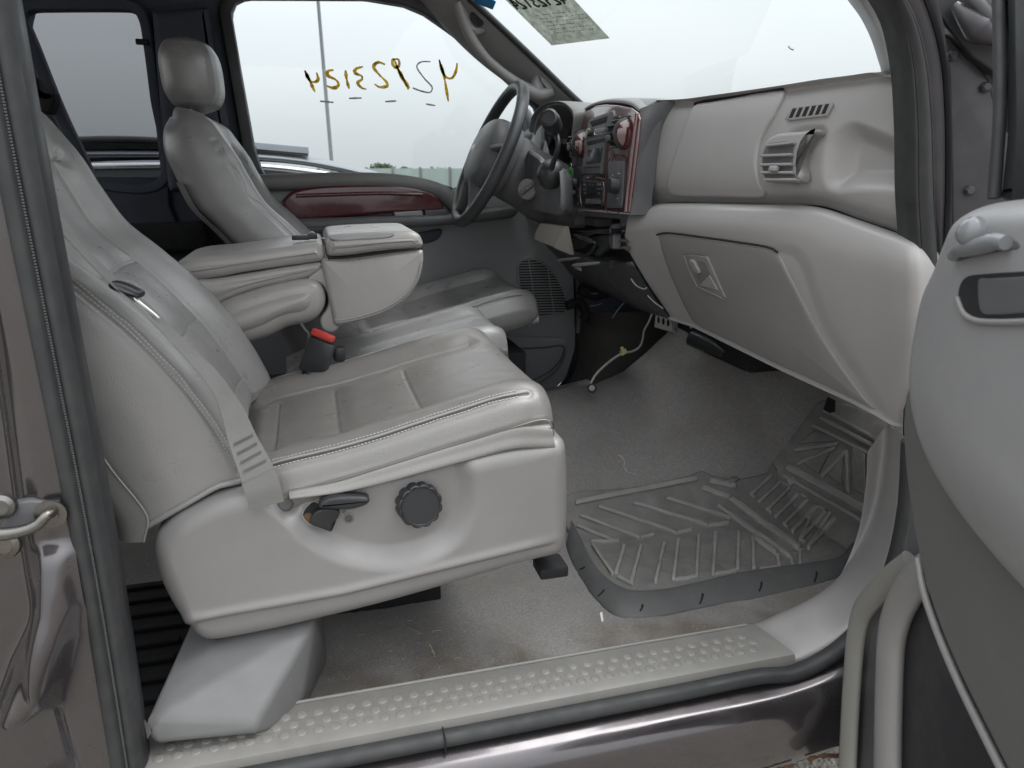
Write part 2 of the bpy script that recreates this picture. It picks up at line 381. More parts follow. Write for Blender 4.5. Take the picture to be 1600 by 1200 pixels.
PAINT = mat('dark metallic paint', (0.092, 0.084, 0.090), 0.24, 0.06, 10, 0.06, 2500, metal=0.75, coat=1.0, rvar=0.06, dust=0.25, dcol=(0.11, 0.10, 0.09), bdist=0.0003)
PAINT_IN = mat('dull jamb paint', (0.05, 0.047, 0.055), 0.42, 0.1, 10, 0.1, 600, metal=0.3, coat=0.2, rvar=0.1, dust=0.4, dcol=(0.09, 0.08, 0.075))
WOOD = mat('burgundy wood trim', (0.085, 0.014, 0.014), 0.22, 0.35, 18, metal=0.0, coat=1.0, rvar=0.05, stretch=(2, 2, 9))
WOOD_D = mat('dark burgundy wood', (0.085, 0.012, 0.020), 0.30, 0.25, 14, coat=0.4, rvar=0.05, stretch=(1, 5, 5))
STEEL = mat('worn steel', (0.20, 0.195, 0.185), 0.32, 0.2, 25, 0.1, 300, metal=0.95, rvar=0.12, stain=0.4, scol=(0.16, 0.12, 0.08), sscale=30)
PEDAL = mat('worn bright pedal', (0.55, 0.54, 0.51), 0.45, 0.15, 60, metal=0.2)
CHROME = mat('bright metal', (0.75, 0.75, 0.76), 0.12, 0.05, 10, metal=1.0, rvar=0.04)
CARPET = mat('grey brown carpet', (0.335, 0.324, 0.320), 0.95, 0.30, 230, 1.0, 1100, spec=0.1, rvar=0.04, dust=0.35, dcol=(0.42, 0.37, 0.30), bdist=0.003, stain=0.5, scol=(0.26, 0.232, 0.212), sscale=6)
CARPET_DK = mat('dark footwell carpet', (0.05, 0.049, 0.048), 0.95, 0.25, 40, 0.8, 1200, spec=0.1, dust=0.3, dcol=(0.08, 0.07, 0.055), bdist=0.003)
BELT = mat('grey woven belt', (0.20, 0.197, 0.19), 0.62, 0.06, 30, 0.7, 1500, rvar=0.05, stretch=(1, 1, 1), bdist=0.001)
HEADLINER = mat('grey headliner', (0.20, 0.20, 0.205), 0.9, 0.05, 20, 0.3, 900)
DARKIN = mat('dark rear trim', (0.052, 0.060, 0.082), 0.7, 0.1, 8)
RED = mat('red push button', (0.55, 0.045, 0.035), 0.4, 0.05, 8)
GREEN = mat('green plastic', (0.05, 0.38, 0.05), 0.4, 0.05, 8)
WHITEP = mat('white print', (0.75, 0.75, 0.74), 0.6, 0.03, 8)
CABLE = mat('pale cable', (0.5, 0.48, 0.44), 0.5, 0.1, 30)
TAPE = mat('yellowed tape', (0.62, 0.5, 0.28), 0.6, 0.2, 60)
CHALK_Y = backlit('yellow window marker', (0.50, 0.36, 0.03), (1.0, 0.78, 0.20), 0.9, 70, 0.40)
CHALK_W = backlit('grey window marker', (0.5, 0.5, 0.49), (0.72, 0.72, 0.70), 0.75, 90, 0.4)
PAPER = backlit('stained paper label', (0.40, 0.43, 0.38), (0.50, 0.52, 0.48), 0.75, 55, 0.3)
INK = mat('faded black ink', (0.035, 0.05, 0.04), 0.8, 0.3, 60)
RUST = mat('rusty steel', (0.10, 0.055, 0.028), 0.8, 0.4, 40, 0.5, 200)
MIRRORP = mat('mirror housing', (0.10, 0.105, 0.11), 0.45, 0.06, 8)
GLASS = glass('window glass', (0.89, 0.91, 0.915)); GLASS_T = glass('tinted glass', (0.50, 0.51, 0.525)); GLASS_WS = glass('windscreen glass', (0.79, 0.825, 0.83))
SILVER = mat('silver car paint', (0.17, 0.18, 0.20), 0.40, 0.03, 5, metal=0.3, coat=0.25, rvar=0.03)
ROOFDK = mat('dark slate car paint', (0.05, 0.057, 0.07), 0.55, 0.03, 5, metal=0.0, coat=0.0, spec=0.25, rvar=0.03)
CARGLASS = mat('car window glass', (0.05, 0.065, 0.065), 0.08, 0.05, 5, rvar=0.02)
GRAVEL = mat('gravel ground', (0.28, 0.26, 0.23), 0.95, 0.55, 45, 1.0, 90, bdist=0.02, stain=0.5, scol=(0.12, 0.105, 0.09), sscale=20)
GRASSM = mat('dry grass field', (0.13, 0.15, 0.06), 0.95, 0.4, 0.2)
BARK = mat('bark', (0.08, 0.065, 0.05), 0.9, 0.3, 20)
LEAF = mat('leaf green', (0.06, 0.085, 0.04), 0.8, 0.4, 3)
GALV = mat('galvanised pole', (0.22, 0.235, 0.25), 0.55, 0.1, 8, metal=0.3)
FENCEM = mat('grey green fence', (0.30, 0.36, 0.34), 0.7, 0.1, 1)

# ground-in mud along the door edge of the carpet
n = CARPET.node_tree.nodes; l = CARPET.node_tree.links.new; b = n['Principled BSDF']; src = b.inputs['Base Color'].links[0].from_socket
tcx = n.new('ShaderNodeTexCoord'); sp = n.new('ShaderNodeSeparateXYZ'); l(tcx.outputs['Object'], sp.inputs[0])
r1 = n.new('ShaderNodeMapRange'); r1.inputs['From Min'].default_value = 0.30; r1.inputs['From Max'].default_value = 0.10; l(sp.outputs['Y'], r1.inputs['Value'])
nn = n.new('ShaderNodeTexNoise'); nn.inputs['Scale'].default_value = 14; nn.inputs['Detail'].default_value = 8; l(tcx.outputs['Object'], nn.inputs['Vector'])
r2 = n.new('ShaderNodeMapRange'); r2.inputs['From Min'].default_value = 0.34; r2.inputs['From Max'].default_value = 0.66; l(nn.outputs['Fac'], r2.inputs['Value'])
mu = n.new('ShaderNodeMath'); mu.operation = 'MULTIPLY'; l(r1.outputs[0], mu.inputs[0]); l(r2.outputs[0], mu.inputs[1])
mm_ = n.new('ShaderNodeMixRGB'); mm_.inputs[2].default_value = (0.155, 0.118, 0.085, 1); l(mu.outputs[0], mm_.inputs[0]); l(src, mm_.inputs[1]); l(mm_.outputs[0], b.inputs['Base Color'])
# ------------------------------------------------------------------ the setting outside
GZ = -0.72
def ground():
    V = [(-1200, -1200, GZ), (1200, -1200, GZ), (1200, 1200, GZ), (-1200, 1200, GZ)]
    o = mk('ground', V, [(0, 1, 2, 3)], GRAVEL, smooth=False); o['kind'] = 'structure'
    V = [(-900, 60, GZ+0.01), (900, 60, GZ+0.01), (900, 1100, GZ+0.01), (-900, 1100, GZ+0.01)]
    o = mk('field', V, [(0, 1, 2, 3)], GRASSM, smooth=False); o['kind'] = 'structure'
ground()

# ------------------------------------------------------------------ cab shell: one thing, its parts are children
CAB = thing('pickup_truck', 'dark grey metallic pickup truck cab seen through its open front passenger door', 'pickup truck', (0.0, 0.0, GZ))
YF = 1.56      # inner face of the driver's door
# carpeted floor with its transmission tunnel and toe board
def floor_h(x, y):
    s = np.clip((y-0.50)/0.50, 0, 1); s = s*s*(3-2*s)
    crest = 0.05+np.interp(x, [.5, .75, .865, .923, .981, 1.2, 1.6], [.165, .165, .205, .248, .300, .48, .6])
    far = np.clip((y-1.05)/0.12, 0, 1); far = far*far*(3-2*far)
    h = -0.05+s*crest*(1-far)
    toe = np.clip(x-1.12, 0, 1); h = h+np.where(toe > 0, toe*0.75+0.4*np.minimum(toe, 0.1)**2, 0)
    edge = np.clip((0.16-y)/0.07, 0, 1); return h+0.03*edge**2
xs = np.linspace(-1.25, 1.62, 230); ys = np.linspace(0.085, 1.56, 130)
XX, YY = np.meshgrid(xs, ys); ZZ = floor_h(XX, YY)
ZZ += 0.0022*np.sin(XX*23+YY*7)*np.sin(YY*19-XX*5)+RNG.normal(0, 0.0005, ZZ.shape)
Vf = np.stack([XX, YY, ZZ], -1).reshape(-1, 3)
CARP = mk('carpet', Vf, gridF(130, 230), CARPET, CAB, sharp=0)
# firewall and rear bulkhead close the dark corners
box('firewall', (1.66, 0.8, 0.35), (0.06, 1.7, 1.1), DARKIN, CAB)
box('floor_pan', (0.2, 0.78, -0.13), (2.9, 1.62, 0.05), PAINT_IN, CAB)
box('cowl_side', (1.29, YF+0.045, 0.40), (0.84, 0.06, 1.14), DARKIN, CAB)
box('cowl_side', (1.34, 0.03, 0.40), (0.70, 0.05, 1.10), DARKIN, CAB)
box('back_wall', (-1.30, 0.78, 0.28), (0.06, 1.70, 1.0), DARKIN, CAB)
V, F = spl([[(-1.3, y, 1.27+0.06*math.sin((y+0.05)/1.7*math.pi)) for y in (-0.02, 0.3, 0.8, 1.3, 1.62)],
            [(-0.6, y, 1.30+0.06*math.sin((y+0.05)/1.7*math.pi)) for y in (-0.02, 0.3, 0.8, 1.3, 1.62)],
            [(0.15, y, 1.29+0.06*math.sin((y+0.05)/1.7*math.pi)) for y in (-0.02, 0.3, 0.8, 1.3, 1.62)],
            [(0.42, y, 1.26+0.05*math.sin((y+0.05)/1.7*math.pi)) for y in (-0.02, 0.3, 0.8, 1.3, 1.62)]], 24, 20), gridF(20, 24)
V = V.reshape(-1, 3)
mk('headliner', V, F, HEADLINER, CAB)
mk('roof', V+np.array([0, 0, 0.05]), F, PAINT, CAB)
box('roof_rail', (-0.45, 0.0, 1.31), (1.7, 0.06, 0.10), PAINT, CAB, bev=0.02)

# sill: scuff plate with studs, rubber strip, painted rocker
def sill_z(x): return 0.0
Yo, Yi = 0.004, 0.094
V, F = [], []
prof = [(0.105, -0.035), (0.100, -0.004), (0.094, 0.000), (0.012, 0.000), (0.004, -0.003), (0.001, -0.012), (0.001, -0.022)]
V = []
for x in (-0.40, 0.05, 0.40, 0.715):
    for y, z in prof: V.append((x+(0.035*(0.1-y)/0.1*0.6 if x == 0.715 else 0), y, z))
SCUFF = mk('scuff_plate', V, gridF(4, len(prof)), GREY_SCUFF, CAB, sharp=50)
stud = None
pv, pf = latheVF([(0.0082, 0.0), (0.0078, 0.0007), (0.0066, 0.0013), (0.004, 0.0017), (0.0015, 0.0018)], (0, 0, 0), (0, 0, 1), 12)
k = 0
for row, y in enumerate((0.030, 0.0485, 0.067)):
    for i in range(-11, 29):
        x = i*0.0238+(0.0119 if row == 1 else 0.0)+0.006
        if x > 0.685: continue
        if stud is None:
            stud = mk('stud', pv+np.array([x, y, 0.0]), pf, GREY_SCUFF, CAB); sx, sy = x, y
        else: dup(stud, (x-sx, y-sy, 0), CAB)
# little ridge along the inside edge of the plate
tube('plate_edge', [(-0.4, 0.094, 0.001), (0.700, 0.094, 0.001)], 0.003, GREY_SCUFF, CAB, 8)
# rubber door seal along the sill that climbs both pillars
def sealpath(off=0.0):
    lo = [P(x, y, Y=-0.008) for x, y in ((1300, 1018), (1345, 975), (1390, 895), (1412, 800), (1419, 700))]
    return lo
low = [(-0.30, -0.006, -0.026), (0.1, -0.006, -0.026), (0.5, -0.006, -0.026), (0.66, -0.006, -0.024)]
seal_r = [P(1240, 1052, Y=-0.008), P(1300, 1022, Y=-0.008), P(1350, 975, Y=-0.008), P(1393, 895, Y=-0.008), P(1415, 800, Y=-0.008), P(1422, 690, Y=-0.008)]
tube('sill_seal', low+seal_r, 0.015, RUBBER, CAB, 12, sm=80, flat=0.8)
box('seal_joint', (0.135, -0.008, -0.026), (0.0015, 0.0315, 0.0295), BLACK_M, CAB, bev=0.002)
# painted rocker, swept along the opening
rows = []
for yy, zz in ((0.02, -0.030), (-0.022, -0.046), (-0.036, -0.053), (-0.046, -0.064), (-0.052, -0.080), (-0.056, -0.12), (-0.054, -0.165), (-0.035, -0.19), (0.02, -0.195)):
    rows.append([(x, yy, zz) for x in (-0.5, 0.0, 0.45, 0.74, 0.95, 1.2)])
V = spl(rows, 90, 60).reshape(-1, 3)
bend = np.clip(V[:, 0]-0.66, 0, 1)
V[:, 2] += np.where(V[:, 2] > -0.10, 0.9*bend**2, 0.10*bend)
V[:, 1] += 0.0
ROCK = mk('rocker_panel', V, gridF(60, 90), PAINT, CAB)
# rust along the lower lip
for k in range(11):
    c = np.array([0.62+k*0.03+random.uniform(-.01, .01), -0.0545, -0.172+random.uniform(-.008, .006)])
    o_, f_ = slabVF([c+np.array([math.cos(a)*random.uniform(.004, .020), 0, math.sin(a)*random.uniform(.002, .007)]) for a in np.linspace(0, 6.28, 9)[:-1]], (0, 0.004, 0), 0.001, 2, 20)
    if k == 0: rust = []
    rust.append((o_-np.array([0, 0.003, 0]), f_))
V, F = join(rust); mk('rust_patch', V, F, RUST, CAB, kind='stuff')

# kick trim that sweeps from the sill plate up the front pillar
inn = [(1176, 974), (1190, 971), (1220, 957), (1262, 938), (1300, 912), (1332, 876), (1356, 830), (1372, 780), (1382, 710), (1385, 665)]
out = [(1224, 1034), (1240, 1028), (1262, 1019), (1300, 998), (1336, 963), (1365, 915), (1385, 865), (1398, 810), (1408, 735), (1411, 680)]
ri = [P(x, y, Y=0.10) for x, y in inn]; ro = [P(x, y, Y=0.012) for x, y in out]
lip = [p+np.array([0.008, -0.004, -0.012]) for p in ro]; lip2 = [p+np.array([0.012, 0.004, -0.03]) for p in ro]
dn = [p+np.array([-0.02, 0.012, -0.05]) for p in ri]
mid = [a*0.5+b*0.5+np.array([-0.004, 0, 0.004]) for a, b in zip(ri, ro)]
V = spl([dn, ri, mid, ro, lip, lip2], 60, 40).reshape(-1, 3)
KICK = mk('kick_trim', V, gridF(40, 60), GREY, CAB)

# near front pillar: inner trim, weatherstrip beads, painted jamb, fender inner panel
def strip(name, L_, R_, YL, YR, m, nu=50, bulge=0.0, back=0.03):
    a = [P(x, y, Y=YL) for x, y in L_]; b = [P(x, y, Y=YR) for x, y in R_]; a, b = cr(a, 40), cr(b, 40)
    mid_ = (a+b)/2+np.array([-0.3, -1, 0])*bulge
    q1 = a*0.85+b*0.15+np.array([-0.3, -1, 0])*bulge*0.7; q2 = a*0.15+b*0.85+np.array([-0.3, -1, 0])*bulge*0.7
    ab = a+np.array([0.01, back, 0]); bb = b+np.array([0.01, back, 0])
    V_ = spl(list(map(list, (ab, a, q1, mid_, q2, b, bb))), nu, 28).reshape(-1, 3)
    return mk(name, V_, gridF(28, nu), m, CAB)
wsR = [(1338, -6), (1358, 22), (1374, 55), (1384, 85), (1391, 112)]          # edge of the windscreen
trimR = [(1372, -6), (1390, 30), (1400, 70), (1406, 110), (1412, 150)]
strip('pillar_trim', [(1300, -60)]+wsR+[(1391, 160)], [(1336, -60)]+trimR+[(1412, 180)], 0.13, 0.055, GREY, bulge=0.006)
e1 = [(1335, -60), (1372, -6), (1391, 30), (1401, 70), (1408, 120), (1412, 200), (1413, 300), (1418, 380), (1424, 470), (1426, 600), (1424, 700)]
e2 = [(1352, -60), (1390, -6), (1408, 30), (1419, 70), (1427, 120), (1432, 200), (1433, 300), (1437, 380), (1442, 470), (1444, 600), (1442, 700)]
e3 = [(1370, -60), (1408, -6), (1427, 30), (1439, 70), (1448, 120), (1454, 200), (1457, 300), (1462, 380), (1466, 470), (1466, 600), (1466, 700)]
e4 = [(1402, -60), (1438, -6), (1452, 30), (1463, 70), (1471, 120), (1475, 200), (1475, 300), (1473, 380), (1473, 470), (1473, 600), (1473, 700)]
e5 = [(1430, -60), (1462, -6), (1471, 30), (1477, 70), (1482, 120), (1485, 200), (1486, 300), (1486, 380), (1486, 470), (1486, 600), (1486, 700)]
strip('weatherstrip', e1, e2, 0.02, 0.0, RUBBER, bulge=0.010)
strip('weatherstrip', e2, e3, 0.0, -0.01, RUBBER, bulge=0.007)
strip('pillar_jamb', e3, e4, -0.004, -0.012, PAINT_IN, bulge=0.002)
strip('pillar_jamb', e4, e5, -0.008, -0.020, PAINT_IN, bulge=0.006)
fo = [(1474, 60), (1482, 120), (1486, 300), (1486, 720), (1800, 720), (1800, 300), (1562, 200), (1547, 125), (1520, 92), (1478, 42)]
def rev(n): return n
fp = [P(x, y, Y=-0.012) for x, y in fo]
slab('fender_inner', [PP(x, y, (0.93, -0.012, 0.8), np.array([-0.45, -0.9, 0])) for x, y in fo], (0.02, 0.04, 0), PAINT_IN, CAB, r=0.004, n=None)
for bx_, by_ in ((1489, 86), (1541, 136), (1515, 298)):
    c = PP(bx_, by_, (0.93, -0.016, 0.8), np.array([-0.45, -0.9, 0])); ax = np.array([-0.45, -0.9, 0.05])
    lathe('bolt', [(0.0075, 0), (0.0075, 0.003), (0.005, 0.005), (0.0049, 0.006)], c, ax, PAINT_IN, CAB, 6 if by_ > 120 else 14)
# door hinge and crumpled sealant between fender and pillar
hp = lambda x, y, o=0.0: PP(x, y, np.array((0.96, -0.05, 0.95))+np.array([-0.45, -0.9, 0])*o, np.array([-0.45, -0.9, 0]))
slab('hinge_cover', [hp(x, y) for x, y in ((1478, 42), (1430, -40), (1800, -40), (1800, 210), (1548, 110), (1520, 90))], (0.03, 0.06, 0), BLACK, CAB, r=0.004)
V = [];
tube('hinge_arm', [hp(1492, 8, 0.02), hp(1512, 28, 0.03), hp(1534, 48, 0.03), hp(1560, 58, 0.03), hp(1580, 64, 0.03)], [0.006, 0.012, 0.018, 0.012, 0.010], PAINT_IN, CAB, 10, sm=40)
tube('hinge_arm', [hp(1512, -12, 0.03), hp(1530, 6, 0.035), hp(1552, 30, 0.035), hp(1578, 50, 0.03)], 0.008, GREY_D, CAB, 10, sm=30)
tube('hinge_arm', [hp(1528, -20, 0.03), hp(1555, 8, 0.035), hp(1580, 36, 0.03)], 0.007, GREY_M, CAB, 10, sm=30)
# ------------------------------------------------------------------ near centre pillar: jamb with striker, rubber seal and trim edge
def vstrip(name, prof, z0, z1, m, n=60, wob=0.0, nu=None, kind=None):
    """profile (x, y) swept up the pillar"""
    nu = nu or len(prof)*6
    pr = cr([(a, b, 0) for a, b in prof], nu)
    zz = np.linspace(z0, z1, n); V_ = []
    for z in zz:
        dx = 0.0035*math.sin(z*5.0)
        for q in pr: V_.append((q[0]+dx, q[1], z))
    return mk(name, V_, gridF(n, nu), m, CAB)
# x of the visible edges at y = 0: seal left edge about -0.343, right edge of the trim about -0.268
vstrip('pillar_seal', [(-0.310, 0.02), (-0.308, 0.002), (-0.304, -0.006), (-0.298, -0.009), (-0.292, -0.007), (-0.289, 0.000), (-0.288, 0.006)], -0.06, 1.30, RUBBER)
vstrip('pillar_seal', [(-0.288, 0.006), (-0.286, 0.001), (-0.282, -0.002), (-0.277, -0.001), (-0.273, 0.005), (-0.271, 0.015), (-0.272, 0.03)], -0.06, 1.30, RUBBER)
# beaded flange between the two rubber lips
parts = []
for k in range(420):
    z = -0.04+k*0.0032; parts.append(boxVF((-0.2875+0.0035*math.sin(z*5), 0.0005, z), (0.0026, 0.0018, 0.0020), None, 0))
V, F = join(parts); mk('seal_weave', V, F, GREY_D, CAB, kind='stuff')
vstrip('pillar_trim', [(-0.272, 0.012), (-0.269, 0.03), (-0.273, 0.06), (-0.285, 0.09), (-0.32, 0.11), (-0.40, 0.12)], -0.06, 1.30, BLACK)
# painted jamb with a pressed bulge low down
zz = np.linspace(-0.10, 1.30, 260); uu = np.linspace(0, 1, 190); ZZ_, UU_ = np.meshgrid(zz, uu, indexing='ij')
Xj = -0.298-UU_*0.30; Yj = np.full(Xj.shape, -0.002)
sg_ = lambda v, w: 1/(1+np.exp(-np.clip(v/w, -40, 40)))
Yj += 0.035*sg_(-(Xj+0.352+0.008*np.sin(ZZ_*7)), 0.005)                      # step back towards the door gap
cxz = np.interp(ZZ_, [.08, .14, .19, .24, .28, .35, .40], [-.405, -.388, -.366, -.342, -.328, -.321, -.320]); hwz = np.interp(ZZ_, [.12, .19, .28, .36], [.026, .026, .020, .018])
win_ = sg_(0.352-ZZ_, 0.004)*sg_(ZZ_-0.128-0.10*(Xj+.39), 0.006); t_ = (Xj-cxz)/hwz
amp_ = 0.016+0.070*np.clip((0.352-ZZ_)/0.21, 0, 1)
Yj -= amp_*win_*np.exp(-np.abs(t_/np.where(t_ > 0, 1.25, 1.0))**np.where(t_ > 0, 2.4, 3.2)); Yj += 0.0016*win_*np.sin(ZZ_*95)*np.exp(-((ZZ_-.275)/.03)**2)*np.exp(-((t_-.5)/.4)**2)
Yj -= 0.005*np.where(ZZ_ > .37, 1, 0)*np.exp(-((Xj+.325+.004*np.sin(ZZ_*9))/.010)**2)
JAMB = mk('pillar_jamb', np.stack([Xj, Yj, ZZ_], -1).reshape(-1, 3), gridF(260, 190), PAINT, CAB, sharp=0)
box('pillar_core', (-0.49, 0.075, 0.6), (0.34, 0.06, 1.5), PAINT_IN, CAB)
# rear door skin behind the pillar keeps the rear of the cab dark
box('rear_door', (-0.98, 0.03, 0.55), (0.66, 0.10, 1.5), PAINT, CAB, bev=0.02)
# striker: base plate, bent loop, two screws
hs = lambda x, y, o=0.0: PP(x, y, np.array([-0.36, 0.008-o, 0.4]), np.array([0.0, -1.0, 0]))
ST = mk('striker_plate', *slabVF([hs(x, y, 0.020) for x, y in ((2, 820), (12, 788), (48, 782), (90, 787), (93, 816), (60, 826), (0, 832))], (0, 0.014, 0), 0.003, 3), GREY_D, CAB)
loop = [hs(-20, 834, 0.038), hs(10, 834, 0.040), hs(38, 829, 0.040), hs(58, 820, 0.039), (hs(72, 806, 0.036)), hs(81, 800, 0.028), hs(84, 799, 0.018)]
tube('striker_loop', loop, [0.0075, 0.0075, 0.007, 0.0065, 0.006, 0.0065], STEEL, CAB, 12, sm=40)
lathe('striker_washer', [(0.017, 0.0), (0.017, 0.003), (0.009, 0.004), (0.009, 0.007)], hs(80, 802, 0.021), (0, -1, 0), STEEL, CAB, 20)
lathe('striker_bolt', [(0.019, 0), (0.017, 0.006), (0.011, 0.009), (0.010, 0.006), (0.004, 0.006)], hs(6, 850, 0.012), (0.1, -1, 0.1), STEEL, CAB, 18)
lathe('striker_bolt', [(0.016, 0), (0.014, 0.006), (0.009, 0.009), (0.008, 0.006), (0.004, 0.006)], hs(3, 790, 0.022), (0.1, -1, 0.1), STEEL, CAB, 18)

# ------------------------------------------------------------------ far side: pillars, header, window frames, glass
win = [(362, 22), (369, 5), (385, -2), (570, -1), (631, 9), (662, 22), (694, 44), (725, 67), (756, 97), (787, 122), (815, 148), (838, 170),
       (839, 200), (836, 235), (790, 280), (705, 294), (660, 284), (600, 276), (417, 277), (408, 262), (397, 231), (380, 130)]
w3 = [P(x, y, Y=YF) for x, y in win]; w3 = resample(np.vstack([w3, w3[:1]]), 160, True)
def ring(name, hole, growth, Y0, Y1, m, parent, face_r=0.006):
    """frame round a window: inner edge = hole, outer edge pushed out by growth"""
    h = np.asarray(hole); c = h.mean(0); k = len(h)
    t = np.roll(h, -1, 0)-np.roll(h, 1, 0); t /= np.linalg.norm(t, axis=1)[:, None]; nn = np.cross(t, [0, 1, 0])
    if np.mean(np.sum(nn*(h-c), 1)) < 0: nn = -nn
    rows_ = []
    for g, y in ((0.0, Y1), (0.0, Y0+face_r), (face_r*0.3, Y0+face_r*0.3), (face_r, Y0), (growth-face_r, Y0), (growth, Y0+face_r), (growth, Y1)):
        q = h+nn*g; q[:, 1] = y; rows_.append(q)
    V_ = np.vstack(rows_); return mk(name, V_, gridF(len(rows_), k, True), m, parent)
FDOOR = thing('door', "closed driver's door with a burgundy trim insert, beyond the steering wheel", 'door', (0.3, YF, 0.0))
ring('window_frame', w3, 0.035, YF-0.02, YF+0.03, BLACK, FDOOR)
mk('window_glass', *slabVF(w3, (0, 0.004, 0), 0.001, 2), GLASS, FDOOR, smooth=False)
# rear far window with its frame
rw = [(44, 30), (50, 20), (70, 18), (200, 18), (214, 24), (222, 45), (236, 150), (250, 277), (152, 279), (140, 255), (100, 170), (60, 70)]
r3 = [P(x, y, Y=YF+0.01) for x, y in rw]; r3 = cr(r3, 120, True)
RDOOR = thing('door', 'closed rear door with a tinted window behind the driver seat', 'door', (-0.55, YF, 0.0))
ring('window_frame', r3, 0.03, YF-0.015, YF+0.03, DARKIN, RDOOR)
mk('window_glass', *slabVF(r3, (0, 0.004, 0), 0.001, 2), GLASS_T, RDOOR, smooth=False)
# far wall pieces round the openings
def wallpiece(name, pts, m, parent=CAB, Y=YF+0.004, th=0.05, r=0.004):
    return slab(name, [P(x, y, Y=Y) for x, y in pts], (0, th, 0), m, parent, r=r)
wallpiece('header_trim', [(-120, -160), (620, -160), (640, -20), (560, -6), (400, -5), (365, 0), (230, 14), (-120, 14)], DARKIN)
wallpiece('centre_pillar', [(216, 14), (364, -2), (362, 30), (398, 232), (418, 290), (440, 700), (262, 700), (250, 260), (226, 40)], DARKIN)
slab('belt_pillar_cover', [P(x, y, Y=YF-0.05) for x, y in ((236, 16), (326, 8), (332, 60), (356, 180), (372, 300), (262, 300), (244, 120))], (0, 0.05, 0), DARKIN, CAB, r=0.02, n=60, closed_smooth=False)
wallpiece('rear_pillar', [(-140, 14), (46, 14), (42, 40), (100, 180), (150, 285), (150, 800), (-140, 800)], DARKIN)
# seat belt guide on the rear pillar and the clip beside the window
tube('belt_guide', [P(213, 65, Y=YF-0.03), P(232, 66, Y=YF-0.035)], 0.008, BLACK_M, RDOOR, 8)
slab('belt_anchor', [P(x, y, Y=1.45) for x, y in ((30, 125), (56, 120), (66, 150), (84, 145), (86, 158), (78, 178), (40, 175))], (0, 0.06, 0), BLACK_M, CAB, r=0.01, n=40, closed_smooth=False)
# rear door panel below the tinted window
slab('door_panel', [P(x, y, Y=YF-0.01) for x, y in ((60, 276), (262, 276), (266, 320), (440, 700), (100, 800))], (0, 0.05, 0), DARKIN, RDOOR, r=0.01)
slab('arm_rest', [P(x, y, Y=YF-0.06) for x, y in ((150, 352), (320, 346), (330, 392), (170, 400))], (0, 0.06, 0), BLACK_M, RDOOR, r=0.015, n=40, closed_smooth=False)

# ------------------------------------------------------------------ windscreen, far pillar trim and grab handle
WSa = [P(x, y, Y=1.40) for x, y in ((690, -40), (740, 3), (823, 81), (905, 160), (960, 205))]
WSb = [P(x, y, Y=0.12) for x, y in ((1290, -60), (1338, -6), (1374, 55), (1391, 112), (1398, 160))]
WSa, WSb = cr(WSa, 30), cr(WSb, 30)
rows = [[a*(1-t)+b*t+np.array([0.10, 0, 0.03])*math.sin(math.pi*t) for a, b in zip(WSa, WSb)] for t in np.linspace(0, 1, 40)]
rows = np.array(rows); V = rows.reshape(-1, 3); WSF = gridF(40, 30)
WS = mk('windscreen', V, WSF, GLASS_WS, CAB, sharp=0)
tube('windscreen_seal', WSa, 0.010, BLACK, CAB, 8, sm=30)
ua = [(690, -44), (738, 6), (780, 46), (821, 85), (862, 124), (906, 166)]
la = [(640, -20), (668, 14), (716, 66), (757, 103), (800, 135), (852, 172)]
a = [P(x, y, Y=1.405) for x, y in ua]; b = [P(x, y, Y=YF-0.022) for x, y in la]
m1 = [p*0.7+q*0.3+np.array([-0.006, -0.012, 0]) for p, q in zip(a, b)]; m2 = [p*0.3+q*0.7+np.array([-0.012, -0.016, 0]) for p, q in zip(a, b)]
bb = [q+np.array([0.02, 0.03, 0]) for q in b]; aa = [q+np.array([0.02, 0.01, 0]) for q in a]
PILF = mk('pillar_trim', spl([aa, a, m1, m2, b, bb], 60, 40).reshape(-1, 3), gridF(40, 60), GREY, CAB)
_g = lambda x, y: P(x, y, Y=1.475)
# grab handle: two mounting pads with a bar between
gh = [P(x, y, Y=1.43) for x, y in ((716, 4), (724, 30), (738, 62), (760, 92), (790, 118), (818, 137), (842, 147), (862, 142))]
GH = tube('grab_handle', gh, [.016, .017, .016, .015, .0155, .018, .021, .017], GREY, CAB, 16, sm=80)
slab('handle_pad', [P(x, y, Y=1.425) for x, y in ((836, 112), (846, 108), (860, 118), (870, 136), (866, 152), (850, 158), (834, 152), (828, 136))], (0.02, 0.05, 0.02), GREY, CAB, r=0.018, n=60, seg=6)
slab('handle_pad', [P(x, y, Y=1.425) for x, y in ((716, 8), (730, 2), (748, 12), (762, 34), (760, 50), (742, 58), (724, 44))], (0.02, 0.05, 0.02), GREY, CAB, r=0.018, n=60, seg=6)
slab('handle_cap', [P(x, y, Y=1.416) for x, y in ((844, 116), (852, 118), (861, 132), (861, 138), (854, 138), (845, 126))], (0.01, 0.02, 0.01), GREY_L, CAB, r=0.003, n=30)
slab('handle_hole', [P(x, y, Y=1.414) for x, y in ((734, 22), (740, 20), (752, 28), (755, 38), (748, 42), (738, 34))], (0.01, 0.02, 0.01), BLACK_M, CAB, r=0.002, n=30)
# shade band at the head of the screen
V = []; 
slab('shade_band', [hit(WS, x, y, 0.003)[0] if hit(WS, x, y)[0] is not None else P(x, y, Y=1.38) for x, y in ((741, 3), (770, 14), (775, 2), (760, -8), (742, -6))], (0.003, 0, 0.002), mat('blue shade band', (0.03, 0.25, 0.55), 0.4), CAB, r=0.001)
